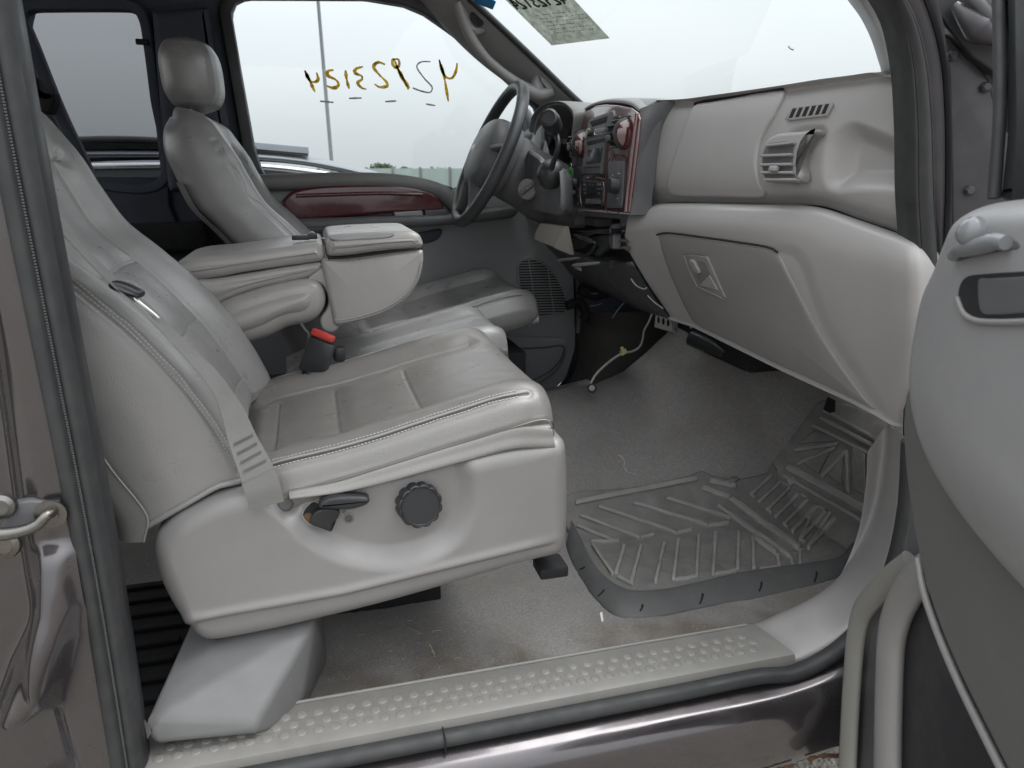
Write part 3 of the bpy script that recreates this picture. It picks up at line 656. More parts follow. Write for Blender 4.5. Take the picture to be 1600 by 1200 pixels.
# stock label stuck inside the screen, its print seen reversed
STK = thing('paper_label', 'stained paper stock label with reversed digits stuck on the windscreen', 'label', tuple(hit(WS, 870, 40, 0.003)[0]))
ws_n = hit(WS, 870, 40)[1]; ws_p = hit(WS, 870, 40, 0.004)[0]
wp = lambda x, y, o=0.0: PP(x, y, ws_p+ws_n*o, ws_n)
slab('paper', [wp(x, y) for x, y in ((786, -4), (862, 71), (952, 60), (893, -4), (860, -40), (745, -40))], tuple(-ws_n*0.0015), PAPER, STK, r=0.0003, closed_smooth=False)
DIG = {'4': [[(.75, 0), (.75, 1)], [(.75, 1), (0, .35), (1, .35)]], '2': [[(0, .78), (.2, .98), (.6, 1), (.95, .8), (.85, .55), (.1, .03), (1, 0)]],
       '9': [[(.9, .7), (.6, .5), (.15, .6), (.1, .85), (.5, 1), (.88, .85), (.9, .6), (.75, 0)]], '3': [[(.05, .9), (.5, 1), (.9, .78), (.45, .54), (.95, .3), (.55, 0), (.05, .1)]],
       '1': [[(.3, .8), (.55, 1), (.55, 0)]]}
# digits laid out along the label's own axes; reversed because they are read through the sheet
A0, B0 = wp(891, 4), wp(806, 14); ex = (B0-A0); hgt = wp(883, -15)-wp(893, -2.0)
for i, ch in enumerate('42923124'):
    parts = []
    for st in DIG[ch]:
        q = [A0+ex*((i+0.12+0.72*s)/8.0)+(wp(812, 0)-wp(826, 16))*t*1.0+ws_n*0.0012 for s, t in st]
        parts.append(tubeVF(q, 0.0030, 6, sm=30 if len(q) > 2 else 4, flat=0.2) if False else tubeVF(q, 0.0026, 6, sm=24))
    V, F = join(parts); mk('digit', V, F, INK, STK)
parts = []
for rr in range(6):
    for k in range(14):
        if random.random() < 0.25: continue
        x0 = 838+rr*5.4+k*5.0; y0 = 24+rr*5.6-k*0.55; ln = random.uniform(2, 4.2)
        parts.append(tubeVF([wp(x0, y0, 0.001), wp(x0+ln, y0-0.1*ln, 0.001)], 0.0007, 4))
V, F = join(parts); mk('small_print', V, F, mat('faded print', (0.19, 0.21, 0.18), 0.8, 0.3, 50), STK, kind='stuff')
# stray wiper-streak mark on the screen
q = [hit(WS, x, y, 0.002)[0] for x, y in ((1233, 71), (1236, 75), (1241, 77))]
tube('scratch_mark', q, 0.0012, GREY_D, CAB, 5)
# ------------------------------------------------------------------ driver's door trim
yd = YF-0.03
def dp(pts, off=0.0): return [P(x, y, Y=YF-off) for x, y in pts]
slab('door_panel', dp([(380, 290), (405, 279), (600, 278), (660, 286), (700, 295), (760, 300), (840, 262), (892, 330), (900, 500), (899, 545), (885, 590), (860, 615), (820, 640), (560, 720), (380, 720)], 0.03), (0, 0.04, 0), DOORDK, FDOOR, r=0.006, closed_smooth=False)
# rolled top of the trim under the glass
tr = [P(x, y, Y=YF-0.045) for x, y in ((395, 286), (450, 284), (520, 282), (600, 283), (655, 290), (690, 301), (712, 322))]
tube('belt_roll', tr, 0.021, GREY_M, FDOOR, 14, sm=60, flat=1.2)
wsl = [P(x, y, Y=YF-0.028) for x, y in ((400, 277), (520, 276), (600, 276), (660, 284), (706, 296))]
tube('glass_seal', wsl, 0.008, BLACK, FDOOR, 8, sm=50)
slab('lock_knob', [P(x, y, Y=YF-0.05) for x, y in ((453, 279), (463, 279), (463, 286), (453, 286))], (0, 0.01, 0), BLACK, FDOOR, r=0.002)
wood = [(440, 322), (446, 308), (462, 297), (506, 290), (600, 288), (650, 293), (676, 302), (689, 315), (693, 328), (650, 331), (609, 333), (540, 339), (474, 344), (452, 344)]
slab('wood_insert', [P(x, y, Y=YF-0.064) for x, y in wood], (0, 0.03, 0), WOOD_D, FDOOR, r=0.010, n=90, seg=5)
tube('wood_ridge', [P(x, y, Y=YF-0.066) for x, y in ((462, 306), (520, 304), (600, 302), (660, 304))], 0.006, WOOD_D, FDOOR, 10, sm=40)
sg = [(616, 332), (660, 329), (661, 340), (618, 344)]
slab('switch_plate', [P(x, y, Y=YF-0.070) for x, y in sg], (0, 0.02, 0), DOORDK, FDOOR, r=0.003)
slab('switch_plate', [P(x, y, Y=YF-0.070) for x, y in ((664, 329), (697, 327), (700, 336), (665, 339))], (0, 0.02, 0), GREY_D, FDOOR, r=0.003)
arm = [(440, 346), (540, 341), (640, 338), (700, 336), (800, 322), (812, 330), (800, 341), (700, 352), (600, 358), (470, 366), (430, 362)]
slab('arm_rest', [P(x, y, Y=YF-0.12) for x, y in arm], (0, 0.11, 0), GREY_D, FDOOR, r=0.014, n=100, closed_smooth=True)
ap = P(745, 324, Y=YF-0.10)
box('window_switch', P(738, 324, Y=YF-0.09), (0.022, 0.02, 0.008), BLACK, FDOOR, bev=0.003); box('window_switch', P(753, 322, Y=YF-0.09), (0.022, 0.02, 0.008), BLACK, FDOOR, bev=0.003)
slab('pull_pocket', [P(x, y, Y=YF-0.045) for x, y in ((640, 366), (664, 362), (690, 358), (688, 370), (676, 378), (656, 380))], (0, 0.02, 0), DARKIN, FDOOR, r=0.004, n=40)
# speaker grille: dark recess and slats
gr = [(809, 415), (817, 405), (830, 403), (850, 412), (868, 430), (881, 455), (886, 475), (884, 487), (870, 492), (845, 494), (830, 492), (820, 478), (812, 450)]
slab('speaker_recess', [P(x, y, Y=YF-0.0325) for x, y in gr], (0, 0.01, 0), BLACK_M, FDOOR, r=0.002, n=60)
g2 = cr([(x, y, 0) for x, y in gr], 200, True)[:, :2]
slats = None
for y in np.arange(406, 493, 4.15):
    xin = []
    for (x0, y0), (x1, y1) in zip(g2, np.roll(g2, -1, 0)):
        if (y0-y)*(y1-y) < 0: xin.append(x0+(x1-x0)*(y-y0)/(y1-y0))
    if len(xin) < 2: continue
    a_, b_ = P(min(xin)-1, y+0.8, Y=YF-0.036), P(max(xin)+1, y-0.4, Y=YF-0.036)
    V, F = tubeVF([a_, (a_+b_)/2, b_], 0.0026, 6); mk('grille_slat', V, F, DOORDK, FDOOR)
for x0, x1 in ((826, 838), (856, 866)):
    tube('grille_rib', [P(x0, 404 if x0 < 850 else 418, Y=YF-0.0365), P(x1, 492, Y=YF-0.0365)], 0.002, DOORDK, FDOOR, 6)
tube('grille_frame', [P(x, y, Y=YF-0.034) for x, y in gr], 0.004, DOORDK, FDOOR, 8, sm=80, closed=True)
slab('door_pocket', [P(x, y, Y=YF-0.055) for x, y in ((790, 530), (820, 528), (870, 528), (885, 532), (886, 548), (878, 570), (858, 590), (830, 604), (790, 606))], (0, 0.03, 0), DOORDK, FDOOR, r=0.010, n=70)
tube('pocket_lip', [P(x, y, Y=YF-0.064) for x, y in ((800, 545), (850, 543), (880, 541), (876, 562), (856, 582), (828, 596))], 0.003, GREY_D, FDOOR, 8, sm=50)
tube('door_seal', [P(x, y, Y=YF-0.04) for x, y in ((899, 420), (901, 500), (901, 545), (890, 585), (868, 612), (845, 630))], 0.008, BLACK_M, FDOOR, 8, sm=60)
# number written on the glass in window marker: seen from inside it reads backwards
def gl(cx, cy, o=0.0): return P(350+cx/3.2, cy/3.2, Y=YF-0.001-o)
def strokeVF(pts_, hw_):
    p = cr(pts_, 50); t = np.gradient(p, axis=0); t /= np.linalg.norm(t, axis=1)[:, None]; w_ = np.cross(t, [0, 1.0, 0]); w_ /= np.linalg.norm(w_, axis=1)[:, None]
    h_ = np.interp(np.linspace(0, 1, 50), np.linspace(0, 1, len(hw_)), hw_)*(1+RNG.normal(0, .10, 50)); return ribbonVF(p, w_*h_[:, None], np.tile([0, -1.0, 0], (50, 1)), 0.0003)
strokes = [('digit', CHALK_Y, [[(404, 352), (418, 385), (440, 410), (470, 400), (463, 362)]], [[(404, 352), (455, 460)]]),
  ('digit', CHALK_Y, [[(548, 350), (520, 356), (520, 378), (560, 400), (573, 425), (548, 440), (510, 428)]], []),
  ('digit', CHALK_Y, [[(607, 350), (614, 400), (626, 445)]], []),
  ('digit', CHALK_Y, [[(695, 333), (660, 345), (655, 365), (688, 380), (690, 396), (668, 415), (690, 440), (712, 446)]], []),
  ('digit', CHALK_Y, [[(806, 322), (770, 312), (748, 335), (775, 372), (812, 410), (815, 430), (780, 436), (752, 420)]], []),
  ('digit', CHALK_Y, [[(845, 296), (872, 298), (876, 325), (860, 338), (842, 318), (848, 294), (880, 370), (905, 415), (922, 448)]], [[(870, 345), (928, 442)]]),
  ('digit', CHALK_W, [[(1033, 308), (985, 310), (964, 335), (1000, 390), (1040, 435), (1030, 462), (985, 455), (944, 440)]], []),
  ('digit', CHALK_Y, [[(1076, 298), (1088, 345), (1110, 385), (1140, 390), (1160, 355), (1166, 315)]], [[(1076, 298), (1100, 380), (1122, 508)]])]
for nm, m_, a_, b_ in strokes:
    parts = []
    for st in a_+b_:
        r_ = np.array([0.0020, 0.0056, 0.0026, 0.0052, 0.0020]) if m_ is CHALK_Y else 0.0026
        parts.append(strokeVF([gl(x, y, 0.001) for x, y in st], r_ if hasattr(r_, '__len__') else [r_*.6, r_, r_*.8, r_]))
    V, F = join(parts); mk(nm, V, F, m_, FDOOR)
for q in ([(480, 506), (548, 512)], [(625, 492), (688, 490)], [(806, 508), (862, 505)], [(1010, 520), (1056, 528)]):
    V, F = strokeVF([gl(x, y, 0.001) for x, y in q], [.002, .003, .002]); mk('dash_mark', V, F, CHALK_W, FDOOR)

# ------------------------------------------------------------------ driver's door mirror
MIR = thing('door_mirror', "dark housing of the driver's door mirror outside the glass", 'mirror', tuple(P(825, 215, Y=1.75)))
slab('mirror_housing', [P(x, y, Y=1.72) for x, y in ((806, 205), (808, 180), (813, 166), (821, 165), (829, 172), (836, 190), (838, 215), (828, 222), (812, 226))], (0.06, 0.20, 0), MIRRORP, MIR, r=0.03, n=60, seg=6)
tube('mirror_arm', [P(828, 215, Y=1.75), P(838, 214, Y=1.68), P(846, 212, Y=1.62)], [0.022, 0.02, 0.025], MIRRORP, MIR, 12)
lathe('arm_pivot', [(0.02, -0.02), (0.026, -0.01), (0.026, 0.02), (0.018, 0.03)], P(829, 214, Y=1.70), (0.5, -0.6, 0.1), MIRRORP, MIR, 20)

# ------------------------------------------------------------------ world beyond the glass
def car(name, label, X0, Y0, shade, roofm, sc=1.0, dz=0.0):
    """parked estate seen side on, nose towards +X; X0 = windscreen foot"""
    t = thing(name, label, 'car', (X0, Y0, GZ))
    hw = 0.88
    prof = [(-3.0, .75), (-2.95, 1.15), (-2.7, 1.50), (-2.1, 1.60), (-1.2, 1.615), (-.6, 1.575), (0.0, 1.42), (.4, 1.22), (0.7, 1.08), (1.3, 0.98), (1.6, 0.80), (1.65, 0.5)]
    rows_ = []
    for yy, ins in ((-hw, 0.10), (-hw*0.97, 0.05), (-hw*0.55, 0.0), (0, 0.0), (hw*0.55, 0.0), (hw*0.97, 0.05), (hw, 0.10)):
        rows_.append([(X0+x*sc, Y0+hw+yy*(0.80 if z > 1.2 else 1.0), GZ+dz+z*sc-ins*(0.5 if z > 1.0 else 0.2)) for x, z in prof])
    mk('body_shell', spl(rows_, 120, 40).reshape(-1, 3), gridF(40, 120), shade, t)
    for s in (0.03, 2*hw-0.03):
        sl = [(X0-3.0, Y0+s, GZ+.3), (X0+1.6, Y0+s, GZ+.3), (X0+1.62, Y0+s, GZ+.75), (X0+1.3, Y0+s, GZ+.95), (X0+.2, Y0+s, GZ+1.1), (X0-2.95, Y0+s, GZ+1.15)]
        slab('body_side', sl, (0, 0.05, 0), shade, t, r=0.01, closed_smooth=False)
    sw = [(-2.6, 1.14), (-2.5, 1.40), (-2.1, 1.50), (-1.2, 1.525), (-.7, 1.50), (-.2, 1.40), (0.3, 1.18)]
    slab('side_window', [(X0+x*sc, Y0+0.055+0.13*(z-1.1), GZ+dz+z*sc) for x, z in sw], (0, 0.03, 0), CARGLASS, t, r=0.004, closed_smooth=False)
    tube('window_trim', [(X0+x*sc, Y0+0.045+0.13*(z-1.1), GZ+dz+z*sc) for x, z in sw], 0.018, CHROME, t, 8, sm=60)
    rp = [(-2.75, 1.50), (-2.1, 1.602), (-1.2, 1.618), (-.62, 1.578)]
    rr = [[(X0+x*sc, Y0+0.22+v*(2*hw-0.44), GZ+dz+z*sc+0.012+0.05*math.sin(math.pi*v)) for x, z in rp] for v in (0, .25, .5, .75, 1)]
    mk('roof_panel', spl(rr, 40, 20).reshape(-1, 3), gridF(20, 40), roofm, t)
    for s in (0.25, 2*hw-0.25): tube('roof_rail', [(X0-2.5, Y0+s, GZ+dz+1.60*sc), (X0-1.6, Y0+s, GZ+dz+1.655*sc), (X0-.9, Y0+s, GZ+dz+1.61*sc)], 0.02, BLACK, t, 8, sm=30)
    for wx in (-2.1, 0.75):
        w = lathe('wheel', [(0.33, 0), (0.34, 0.03), (0.34, 0.19), (0.33, 0.22)], (X0+wx, Y0, GZ+0.34), (0, 1, 0), RUBBER, t, 28)
        lathe('rim', [(0.22, -0.012), (0.20, 0.0), (0.05, 0.01)], (X0+wx, Y0, GZ+0.34), (0, 1, 0), CHROME, w, 24)
    return t
car('parked_car', 'silver estate car with a slate roof parked beside the far side of the truck', 0.64, 3.35, SILVER, ROOFDK, 1.0, 0.0)
pole = thing('lamp_post', 'slim grey lamp post standing beyond the parked silver car', 'lamp post', tuple(P(519, 270, Y=14.0)*np.array([1, 1, 0])+np.array([0, 0, GZ])))
pt = P(497, 2, Y=14.0); pb = P(519, 262, Y=14.0); dirp = (pt-pb)/(pt[2]-pb[2])
tube('post', [pb+dirp*(GZ-pb[2]), pb, pt, pt+dirp*4.5], [0.040, 0.036, 0.030, 0.028], GALV, pole, 12)
top = pt+dirp*4.5
tube('lamp_arm', [top, top+np.array([0.5, -0.6, 0.1])], 0.03, GALV, pole, 8)
box('lamp_head', top+np.array([0.6, -0.75, 0.1]), (0.25, 0.5, 0.1), GALV, pole, bev=0.03)
# boundary fence
FN = thing('fence', 'long low grey green boundary fence at the far edge of the lot', 'fence', (0, 30, GZ))
fa, fb = P(585, 264, Y=30), P(735, 257, Y=26)
fdir = (fb-fa)/np.linalg.norm((fb-fa)[:2])
A_ = fa-fdir*8; B_ = fb+fdir*14
for i in range(18):
    s0, s1 = i/18, (i+0.985)/18
    p, q = A_+(B_-A_)*s0, A_+(B_-A_)*s1
    p2, q2 = p.copy(), q.copy(); p2[2] = q2[2] = GZ; tz = p[2]*0+fa[2]+0.02
    p[2] = q[2] = tz
    slab('fence_panel', [p, q, q2, p2], (0.03, 0.12, 0), FENCEM, FN, r=0.01, closed_smooth=False)
    tube('fence_post', [p+np.array([0, -.05, .05]), p2], 0.05, GALV, FN, 6)
def tree(label, px, py, Y, h, w, seed, group='trees beyond the fence'):
    rg = np.random.default_rng(seed); b = P(px, py, Y=Y)*np.array([1, 1, 0])+np.array([0, 0, GZ]); topz = P(px, py, Y=Y)[2]
    t = thing('tree', label, 'tree', tuple(b), group); H = topz-GZ
    tube('trunk', [b, b+np.array([.05, 0, H*.4]), b+np.array([-.05, .1, H*.75])], [0.16, 0.12, 0.04], BARK, t, 8, sm=12)
    for k in range(4):
        an = k*1.6+rg.uniform(0, 1); tube('branch', [b+np.array([0, 0, H*.35]), b+np.array([math.cos(an)*w*.5, math.sin(an)*w*.5, H*.7])], [0.07, 0.02], BARK, t, 6)
    V_, F_ = [], []; n = 1500
    cl = rg.normal(0, 1, (16, 3)); cl /= np.linalg.norm(cl, axis=1)[:, None]; cl *= rg.uniform(0.35, 0.8, (16, 1))
    for k in range(n):
        c = cl[k % 16]+rg.normal(0, 0.17, 3); p = b+np.array([c[0]*w, c[1]*w, H*0.62+c[2]*H*0.36]); s = 0.13
        a1 = rg.normal(0, 1, 3); a1 /= np.linalg.norm(a1); a2 = np.cross(a1, rg.normal(0, 1, 3)); a2 /= np.linalg.norm(a2)
        i = len(V_); V_ += [p-a1*s, p+a2*s*.6, p+a1*s, p-a2*s*.6]; F_.append((i, i+1, i+2, i+3))
    mk('crown', V_, F_, LEAF, t, smooth=False)
tree('round dark tree standing tallest beyond the fence', 601, 253, 62, 5, 1.8, 1)
tree('small bushy tree right beside the tallest one beyond the fence', 617, 258, 64, 4, 1.6, 2)
tree('low pale tree standing alone further along the fence', 634, 261, 60, 4, 1.4, 3)
tree('low tree in front of the field, nearest to the steering wheel', 690, 262, 66, 3, 2.2, 4)
box_y = 20
for (px, py, lab, mm) in ((690, 284, 'white car roof showing just above the door trim beyond the glass', None),):
    pass
# ------------------------------------------------------------------ front seats
# ridge of the backrest: forward position against height (passenger seat)
BZ = np.array([.29, .33, .40, .46, .52, .58, .64, .69, .75, .80, .845, .875, .895, .905])
BX = np.array([-.105, -.102, -.117, -.138, -.172, -.218, -.274, -.324, -.357, -.380, -.408, -.428, -.450, -.472])
def backrest_rows(yc, hw, dx, dz):
    rows_ = []
    for i, (z, x) in enumerate(zip(BZ, BX)):
        f = i/(len(BZ)-1); low_ = np.clip((0.46-z)/0.17, 0, 1)
        w = hw*(1.0-0.05*np.clip((z-.55)/.25, 0, 1)-0.16*np.clip((z-.80)/.105, 0, 1)**2)
        dpt = 0.205-0.055*np.clip((z-.40)/.45, 0, 1)-0.075*np.clip((z-.80)/.105, 0, 1)**1.5
        if z < .40: dpt -= 0.02*(0.40-z)/0.1
        rc = 0.030+0.012*math.sin(math.pi*np.clip((z-.30)/.5, 0, 1))-0.026*np.clip((z-.80)/.08, 0, 1)
        X_, Z_ = x+dx, z+dz
        bz = -0.02*np.clip((z-.80)/.1, 0, 1); Z_ = Z_+.064*low_**1.5; zb = Z_+bz-0.062*low_**1.5; zm = (Z_+zb)/2
        r_ = [(X_-dpt, -w*.80, zb), (X_-dpt+.02, -w*.95, zb), (X_-dpt*.6, -w*1.01, zm), (X_-min(.045, dpt*.4), -w*1.0, Z_), (X_-.016, -w*.965, Z_), (X_, -w*.87, Z_), (X_-.008, -w*.74, Z_),
              (X_-rc*.8, -w*.58, Z_), (X_-rc, -w*.30, Z_), (X_-rc*.9, 0, Z_), (X_-rc, w*.30, Z_), (X_-rc*.8, w*.58, Z_), (X_-.008, w*.74, Z_), (X_, w*.87, Z_), (X_-.016, w*.965, Z_), (X_-min(.045, dpt*.4), w*1.0, Z_),
              (X_-dpt*.6, w*1.01, zm), (X_-dpt+.02, w*.95, zb), (X_-dpt, w*.80, zb), (X_-dpt-.006, 0, zb)]
        kx, kw = {len(BZ)-1: (.45, .80), len(BZ)-2: (.80, .93)}.get(i, (1, 1)); xm = X_-dpt*.5
        rows_.append([(xm+(a-xm)*kx, yc+b*kw, c) for a, b, c in r_])
    return rows_
CXs = np.array([-.14, -.085, .046, .172, .28, .325, .348, .352])
CZs = np.array([.345, .367, .391, .422, .446, .446, .430, .40])
def cushion_rows(yc, hw, dx, dz):
    rows_ = []
    for x, z in zip(CXs, CZs):
        nose = np.clip((x-.28)/.07, 0, 1); X_, Z_ = x+dx, z+dz
        zb = (0.27+0.10*np.clip((x+.14)/.49, 0, 1))+dz; w = hw*(1-.05*nose**2)
        c = 0.016*(1-nose)
        r_ = [(-w*.94, zb), (-w*1.0, zb+.02), (-w*1.03, zb*.45+Z_*.55), (-w*1.02, Z_-.030), (-w*.985, Z_-.010), (-w*.93, Z_+.001), (-w*.82, Z_+.008), (-w*.68, Z_+.003), (-w*.5, Z_-c*.8), (0, Z_-c*1.1-.004*nose),
              (w*.5, Z_-c*.8), (w*.68, Z_+.004), (w*.82, Z_+.010), (w*.93, Z_+.002), (w*.99, Z_-.018), (w*1.02, zb*.5+Z_*.5), (w*.99, zb+.02), (w*.94, zb)]
        rows_.append([(X_+0.012*math.cos(b/w*1.4)-0.006 if nose > .5 else X_, yc+b, c_) for b, c_ in r_])
    # front face drops under the nose
    last = rows_[-1]; zb = 0.37+dz
    rows_.append([(x-0.004, y, min(z, zb+0.01+0.3*(z-zb)) if z > zb else z) for x, y, z in last])
    rows_.append([(x-0.03, y, min(z, zb-.01)) for x, y, z in last])
    return rows_
def seat(name, label, yc, hw, dx, dz, main):
    t = thing(name, label, 'car seat', (dx, yc, -0.05))
    nu, nv = (430, 380) if main else (150, 130)
    g = spl(backrest_rows(yc, hw, dx, dz), nu, nv, True); V = g.reshape(-1, 3); F = gridF(nv, nu, True)
    def Yl(f, z0, z1, n=50, front=True):     # vertical seam at y = yc + f*hw following the front
        zs = np.linspace(z0, z1, n); xs_ = np.interp(zs, BZ, BX)
        L_ = np.stack([xs_+dx, np.full(n, yc+f*hw), zs+dz], 1)
        d = np.abs(V[:, 1][None, :]-L_[:, 1:2])+np.abs(V[:, 2][None, :]-L_[:, 2:3])+np.where(V[:, 0][None, :] < L_[:, :1]-.06, 1, 0)
        return V[np.argmin(d, 1)]
    def Zl(z, f0, f1, n=50):
        ys_ = yc+np.linspace(f0, f1, n)*hw; d = np.abs(V[:, 1][None, :]-ys_[:, None])+np.abs(V[:, 2][None, :]-(z+dz))+np.where(V[:, 0][None, :] < np.interp(z, BZ, BX)+dx-.06, 1, 0)
        return V[np.argmin(d, 1)]
    sm_ = lambda l: cr(l[::7], 80)
    def edge_seam(sg, z0=.315, z1=.86, n=60):
        zs = np.linspace(z0, z1, n); lw = np.clip((0.46-zs)/0.17, 0, 1); ww = hw*(1.0-0.05*np.clip((zs-.55)/.25, 0, 1)-0.16*np.clip((zs-.80)/.105, 0, 1)**2)
        T_ = np.stack([np.interp(zs, BZ, BX)+dx-.022, yc+sg*ww*.975, zs+dz+.064*lw**1.5], 1)
        return V[np.array([np.argmin(np.sum((V-p)**2, 1)) for p in T_])]
    seams = [sm_(edge_seam(-1)), sm_(Yl(.90, .31, .86)), sm_(Yl(-.55, .33, .83)), sm_(Yl(.55, .33, .83)), sm_(Zl(.40, -.55, .55)), sm_(Zl(.52, -.55, .55)), sm_(Zl(.63, -.55, .55)), sm_(Zl(.80, -.6, .6))]
    Vc = carve(V, F, seams[2:], 0.0030, 0.0024, 0, True, 0.0055, 0.020); Vc = carve(Vc, F, seams[:2], 0.0034, 0.0026, 0.0012, True, 0.0020, 0.014)
    V2, f2 = capfan(list(range((nv-1)*nu, nv*nu)), Vc); F2 = F+f2
    V3, f3 = capfan(list(range(0, nu)), V2)
    B = mk('backrest', V3, F2+f3, LEATHER, t, sharp=0)
    parts = []
    for l in seams[:1]:
        for o in (-0.0085, 0.0085):
            q = l+np.array([o*.8, -o*.6, 0.0]); j = np.array([np.argmin(np.sum((Vc-p)**2, 1)) for p in q]); Nc = vnorm(Vc, F) if parts == [] else Nc
            Nj = Nc[j]*(1 if np.mean(Nc[j][:, 1]) < 0 else -1); q = cr((Vc[j]+Nj*.0006)[::4], 80); nj = Nj[np.linspace(0, len(Nj)-1, 200).astype(int)]
            parts.append(stitchesVF(q, list(nj)))
    V_, F_ = join(parts); mk('stitching', V_, F_, THREAD, B, kind='stuff')
    # hem along the bottom edge of the cover
    hem = cr(V[:nu][(np.arange(nu) < nu*.36)][::8], 60); tube('cover_hem', hem+np.array([0, -.001, -.001]), 0.0045, LEATHER, B, 8)
    # hard back shell
    rows_ = []
    for i, (z, x) in enumerate(zip(BZ[:-4], BX[:-4])):
        low_ = np.clip((0.46-z)/0.17, 0, 1); w = hw*(1.0-0.05*np.clip((z-.55)/.25, 0, 1)-0.16*np.clip((z-.80)/.105, 0, 1)**2)
        dpt = 0.205-0.055*np.clip((z-.40)/.45, 0, 1)-0.075*np.clip((z-.80)/.105, 0, 1)**1.5
        if z < .40: dpt -= 0.02*(0.40-z)/0.1
        fwd = np.interp(z, [.28, .30, .34, .38, .45, .52, .58, .9], [.004, .020, .028, .026, .012, -.004, -.012, -.014])
        X_ = x+dx-dpt; zq = z+dz-.012+.002*low_; rows_.append([(X_+.018+fwd, yc-w*1.012, zq), (X_+.004, yc-w*.99, zq), (X_-.016, yc-w*.84, zq), (X_-.024, yc, zq), (X_-.016, yc+w*.84, zq), (X_+.018, yc+w*1.012, zq)])
    if not main: rows_ = [[p+np.array([.016, 0, 0]) for p in map(np.array, r_)] for r_ in rows_[:9]]
    Vb = spl(rows_, 50, 40).reshape(-1, 3); SHB = mk('back_shell', Vb, gridF(40, 50), GREY_M, t)
    if main: e = np.array([r_[0] for r_ in rows_[:8]]); tube('shell_edge', cr(e, 60), 0.0016, GREY, SHB, 8)
    g = spl(cushion_rows(yc, hw, dx, dz), nu, nv); Vq = g.reshape(-1, 3); Fq = gridF(nv, nu)
    def cl_(f, x0, x1, n=60):
        xs_ = np.linspace(x0, x1, n)+dx; d = np.abs(Vq[:, 0][None, :]-xs_[:, None])+np.abs(Vq[:, 1][None, :]-(yc+f*hw))-0.5*Vq[:, 2][None, :]
        return cr(Vq[np.argmin(d, 1)][::6], 80)
    def cx_(x, f0, f1, n=60):
        ys_ = yc+np.linspace(f0, f1, n)*hw; d = np.abs(Vq[:, 1][None, :]-ys_[:, None])+np.abs(Vq[:, 0][None, :]-(x+dx))-0.5*Vq[:, 2][None, :]
        return cr(Vq[np.argmin(d, 1)][::6], 80)
    pip = [cl_(-.93, -.12, .345), cl_(.93, -.12, .345)]
    ins = [cl_(.56, -.10, .33), cx_(.02, -.66, .56), cx_(.155, -.66, .56), cx_(-.085, -.7, .56)]
    Vc = carve(Vq, Fq, ins, 0.0030, 0.0024, 0, (0, 0, -1), 0.0060, 0.022); Vc = carve(Vc, Fq, pip, 0.0030, 0.0026, 0.0014, (0, 0, -1), 0.0028, 0.015)
    # soft wrinkles from use
    wr = np.sin(Vc[:, 0]*85+np.sin(Vc[:, 1]*40)*2)*np.sin(Vc[:, 1]*55+Vc[:, 0]*30); Vc[:, 2] += 0.0004*wr*(np.abs(Vc[:, 1]-yc) < hw*.9)
    C_ = mk('cushion', Vc, Fq, LEATHER_W if main else LEATHER, t, sharp=0)
    parts = []
    for l in pip:
        tube('piping', l+np.array([0, 0, 0.0005]), 0.0022, LEATHER, C_, 8)
        for o in (-.008, .008):
            q = l+np.array([0, o, 0.0]); j = np.array([np.argmin((Vc[:, 0]-p[0])**2+(Vc[:, 1]-p[1])**2-0.0*Vc[:, 2]+(Vc[:, 2]-p[2])**2) for p in q]); parts.append(stitchesVF(cr(Vc[j][::4], 80)+np.array([0, -.0002, 0.0008]), [0, -.3, 0.95]))
    V_, F_ = join(parts); mk('stitching', V_, F_, THREAD, C_, kind='stuff')
    # head restraint on two posts
    hz, hx = (.985 if main else .988)+dz, (-.56 if main else -.490)+dx
    rows_ = []
    for s in np.linspace(-1, 1, 13):
        zz_ = hz+s*.088; k_ = (1-abs(s)**3.2)**.5 if abs(s) < 1 else 0.12
        k_ = max(k_, .12); lean = -0.004*s
        r_ = []
        for th in np.linspace(0, 2*math.pi, 24, endpoint=False):
            cx_e, cy_e = abs(math.cos(th))**.75*np.sign(math.cos(th)), abs(math.sin(th))**.7*np.sign(math.sin(th))
            r_.append((hx+lean+cx_e*.068*k_+0.010*(1-cy_e**2), yc+cy_e*.128*k_**.7, zz_))
        rows_.append(r_)
    Vh = spl(rows_, 80, 60, True).reshape(-1, 3); Fh = gridF(60, 80, True)
    sl = []
    for sy in (-1, 1):
        th_ = np.linspace(-1.15, 1.15, 40); tgt = np.stack([np.full(40, hx+.05), np.full(40, yc+sy*.088), hz+.088*np.sin(th_)], 1)
        j = np.array([np.argmin(np.sum((Vh-p)**2, 1)) for p in tgt]); sl.append(cr(Vh[j][::4], 60))
    Vh = carve(Vh, Fh, sl, 0.003, 0.003, 0.0015, True)
    V2, f2 = capfan(list(range(0, 80)), Vh); V3, f3 = capfan(list(range(59*80, 60*80)), V2)
    mk('head_restraint', V3, Fh+f2+f3, LEATHER, t, sharp=0)
    for sy in (-.06, .06): tube('head_post', [(hx+.005, yc+sy, hz-.12), (hx+.0, yc+sy, hz-.06)], 0.006, CHROME, t, 10)
    return t
PY, PHW = 0.395, 0.262
PSEAT = seat('passenger_seat', 'grey leather passenger seat nearest the open door with a black knob on its side trim', PY, PHW, 0.0, 0.0, True)
DSEAT = seat('driver_seat', 'grey leather driver seat with a rounded head restraint by the far window', 1.215, 0.262, 0.225, 0.015, False)

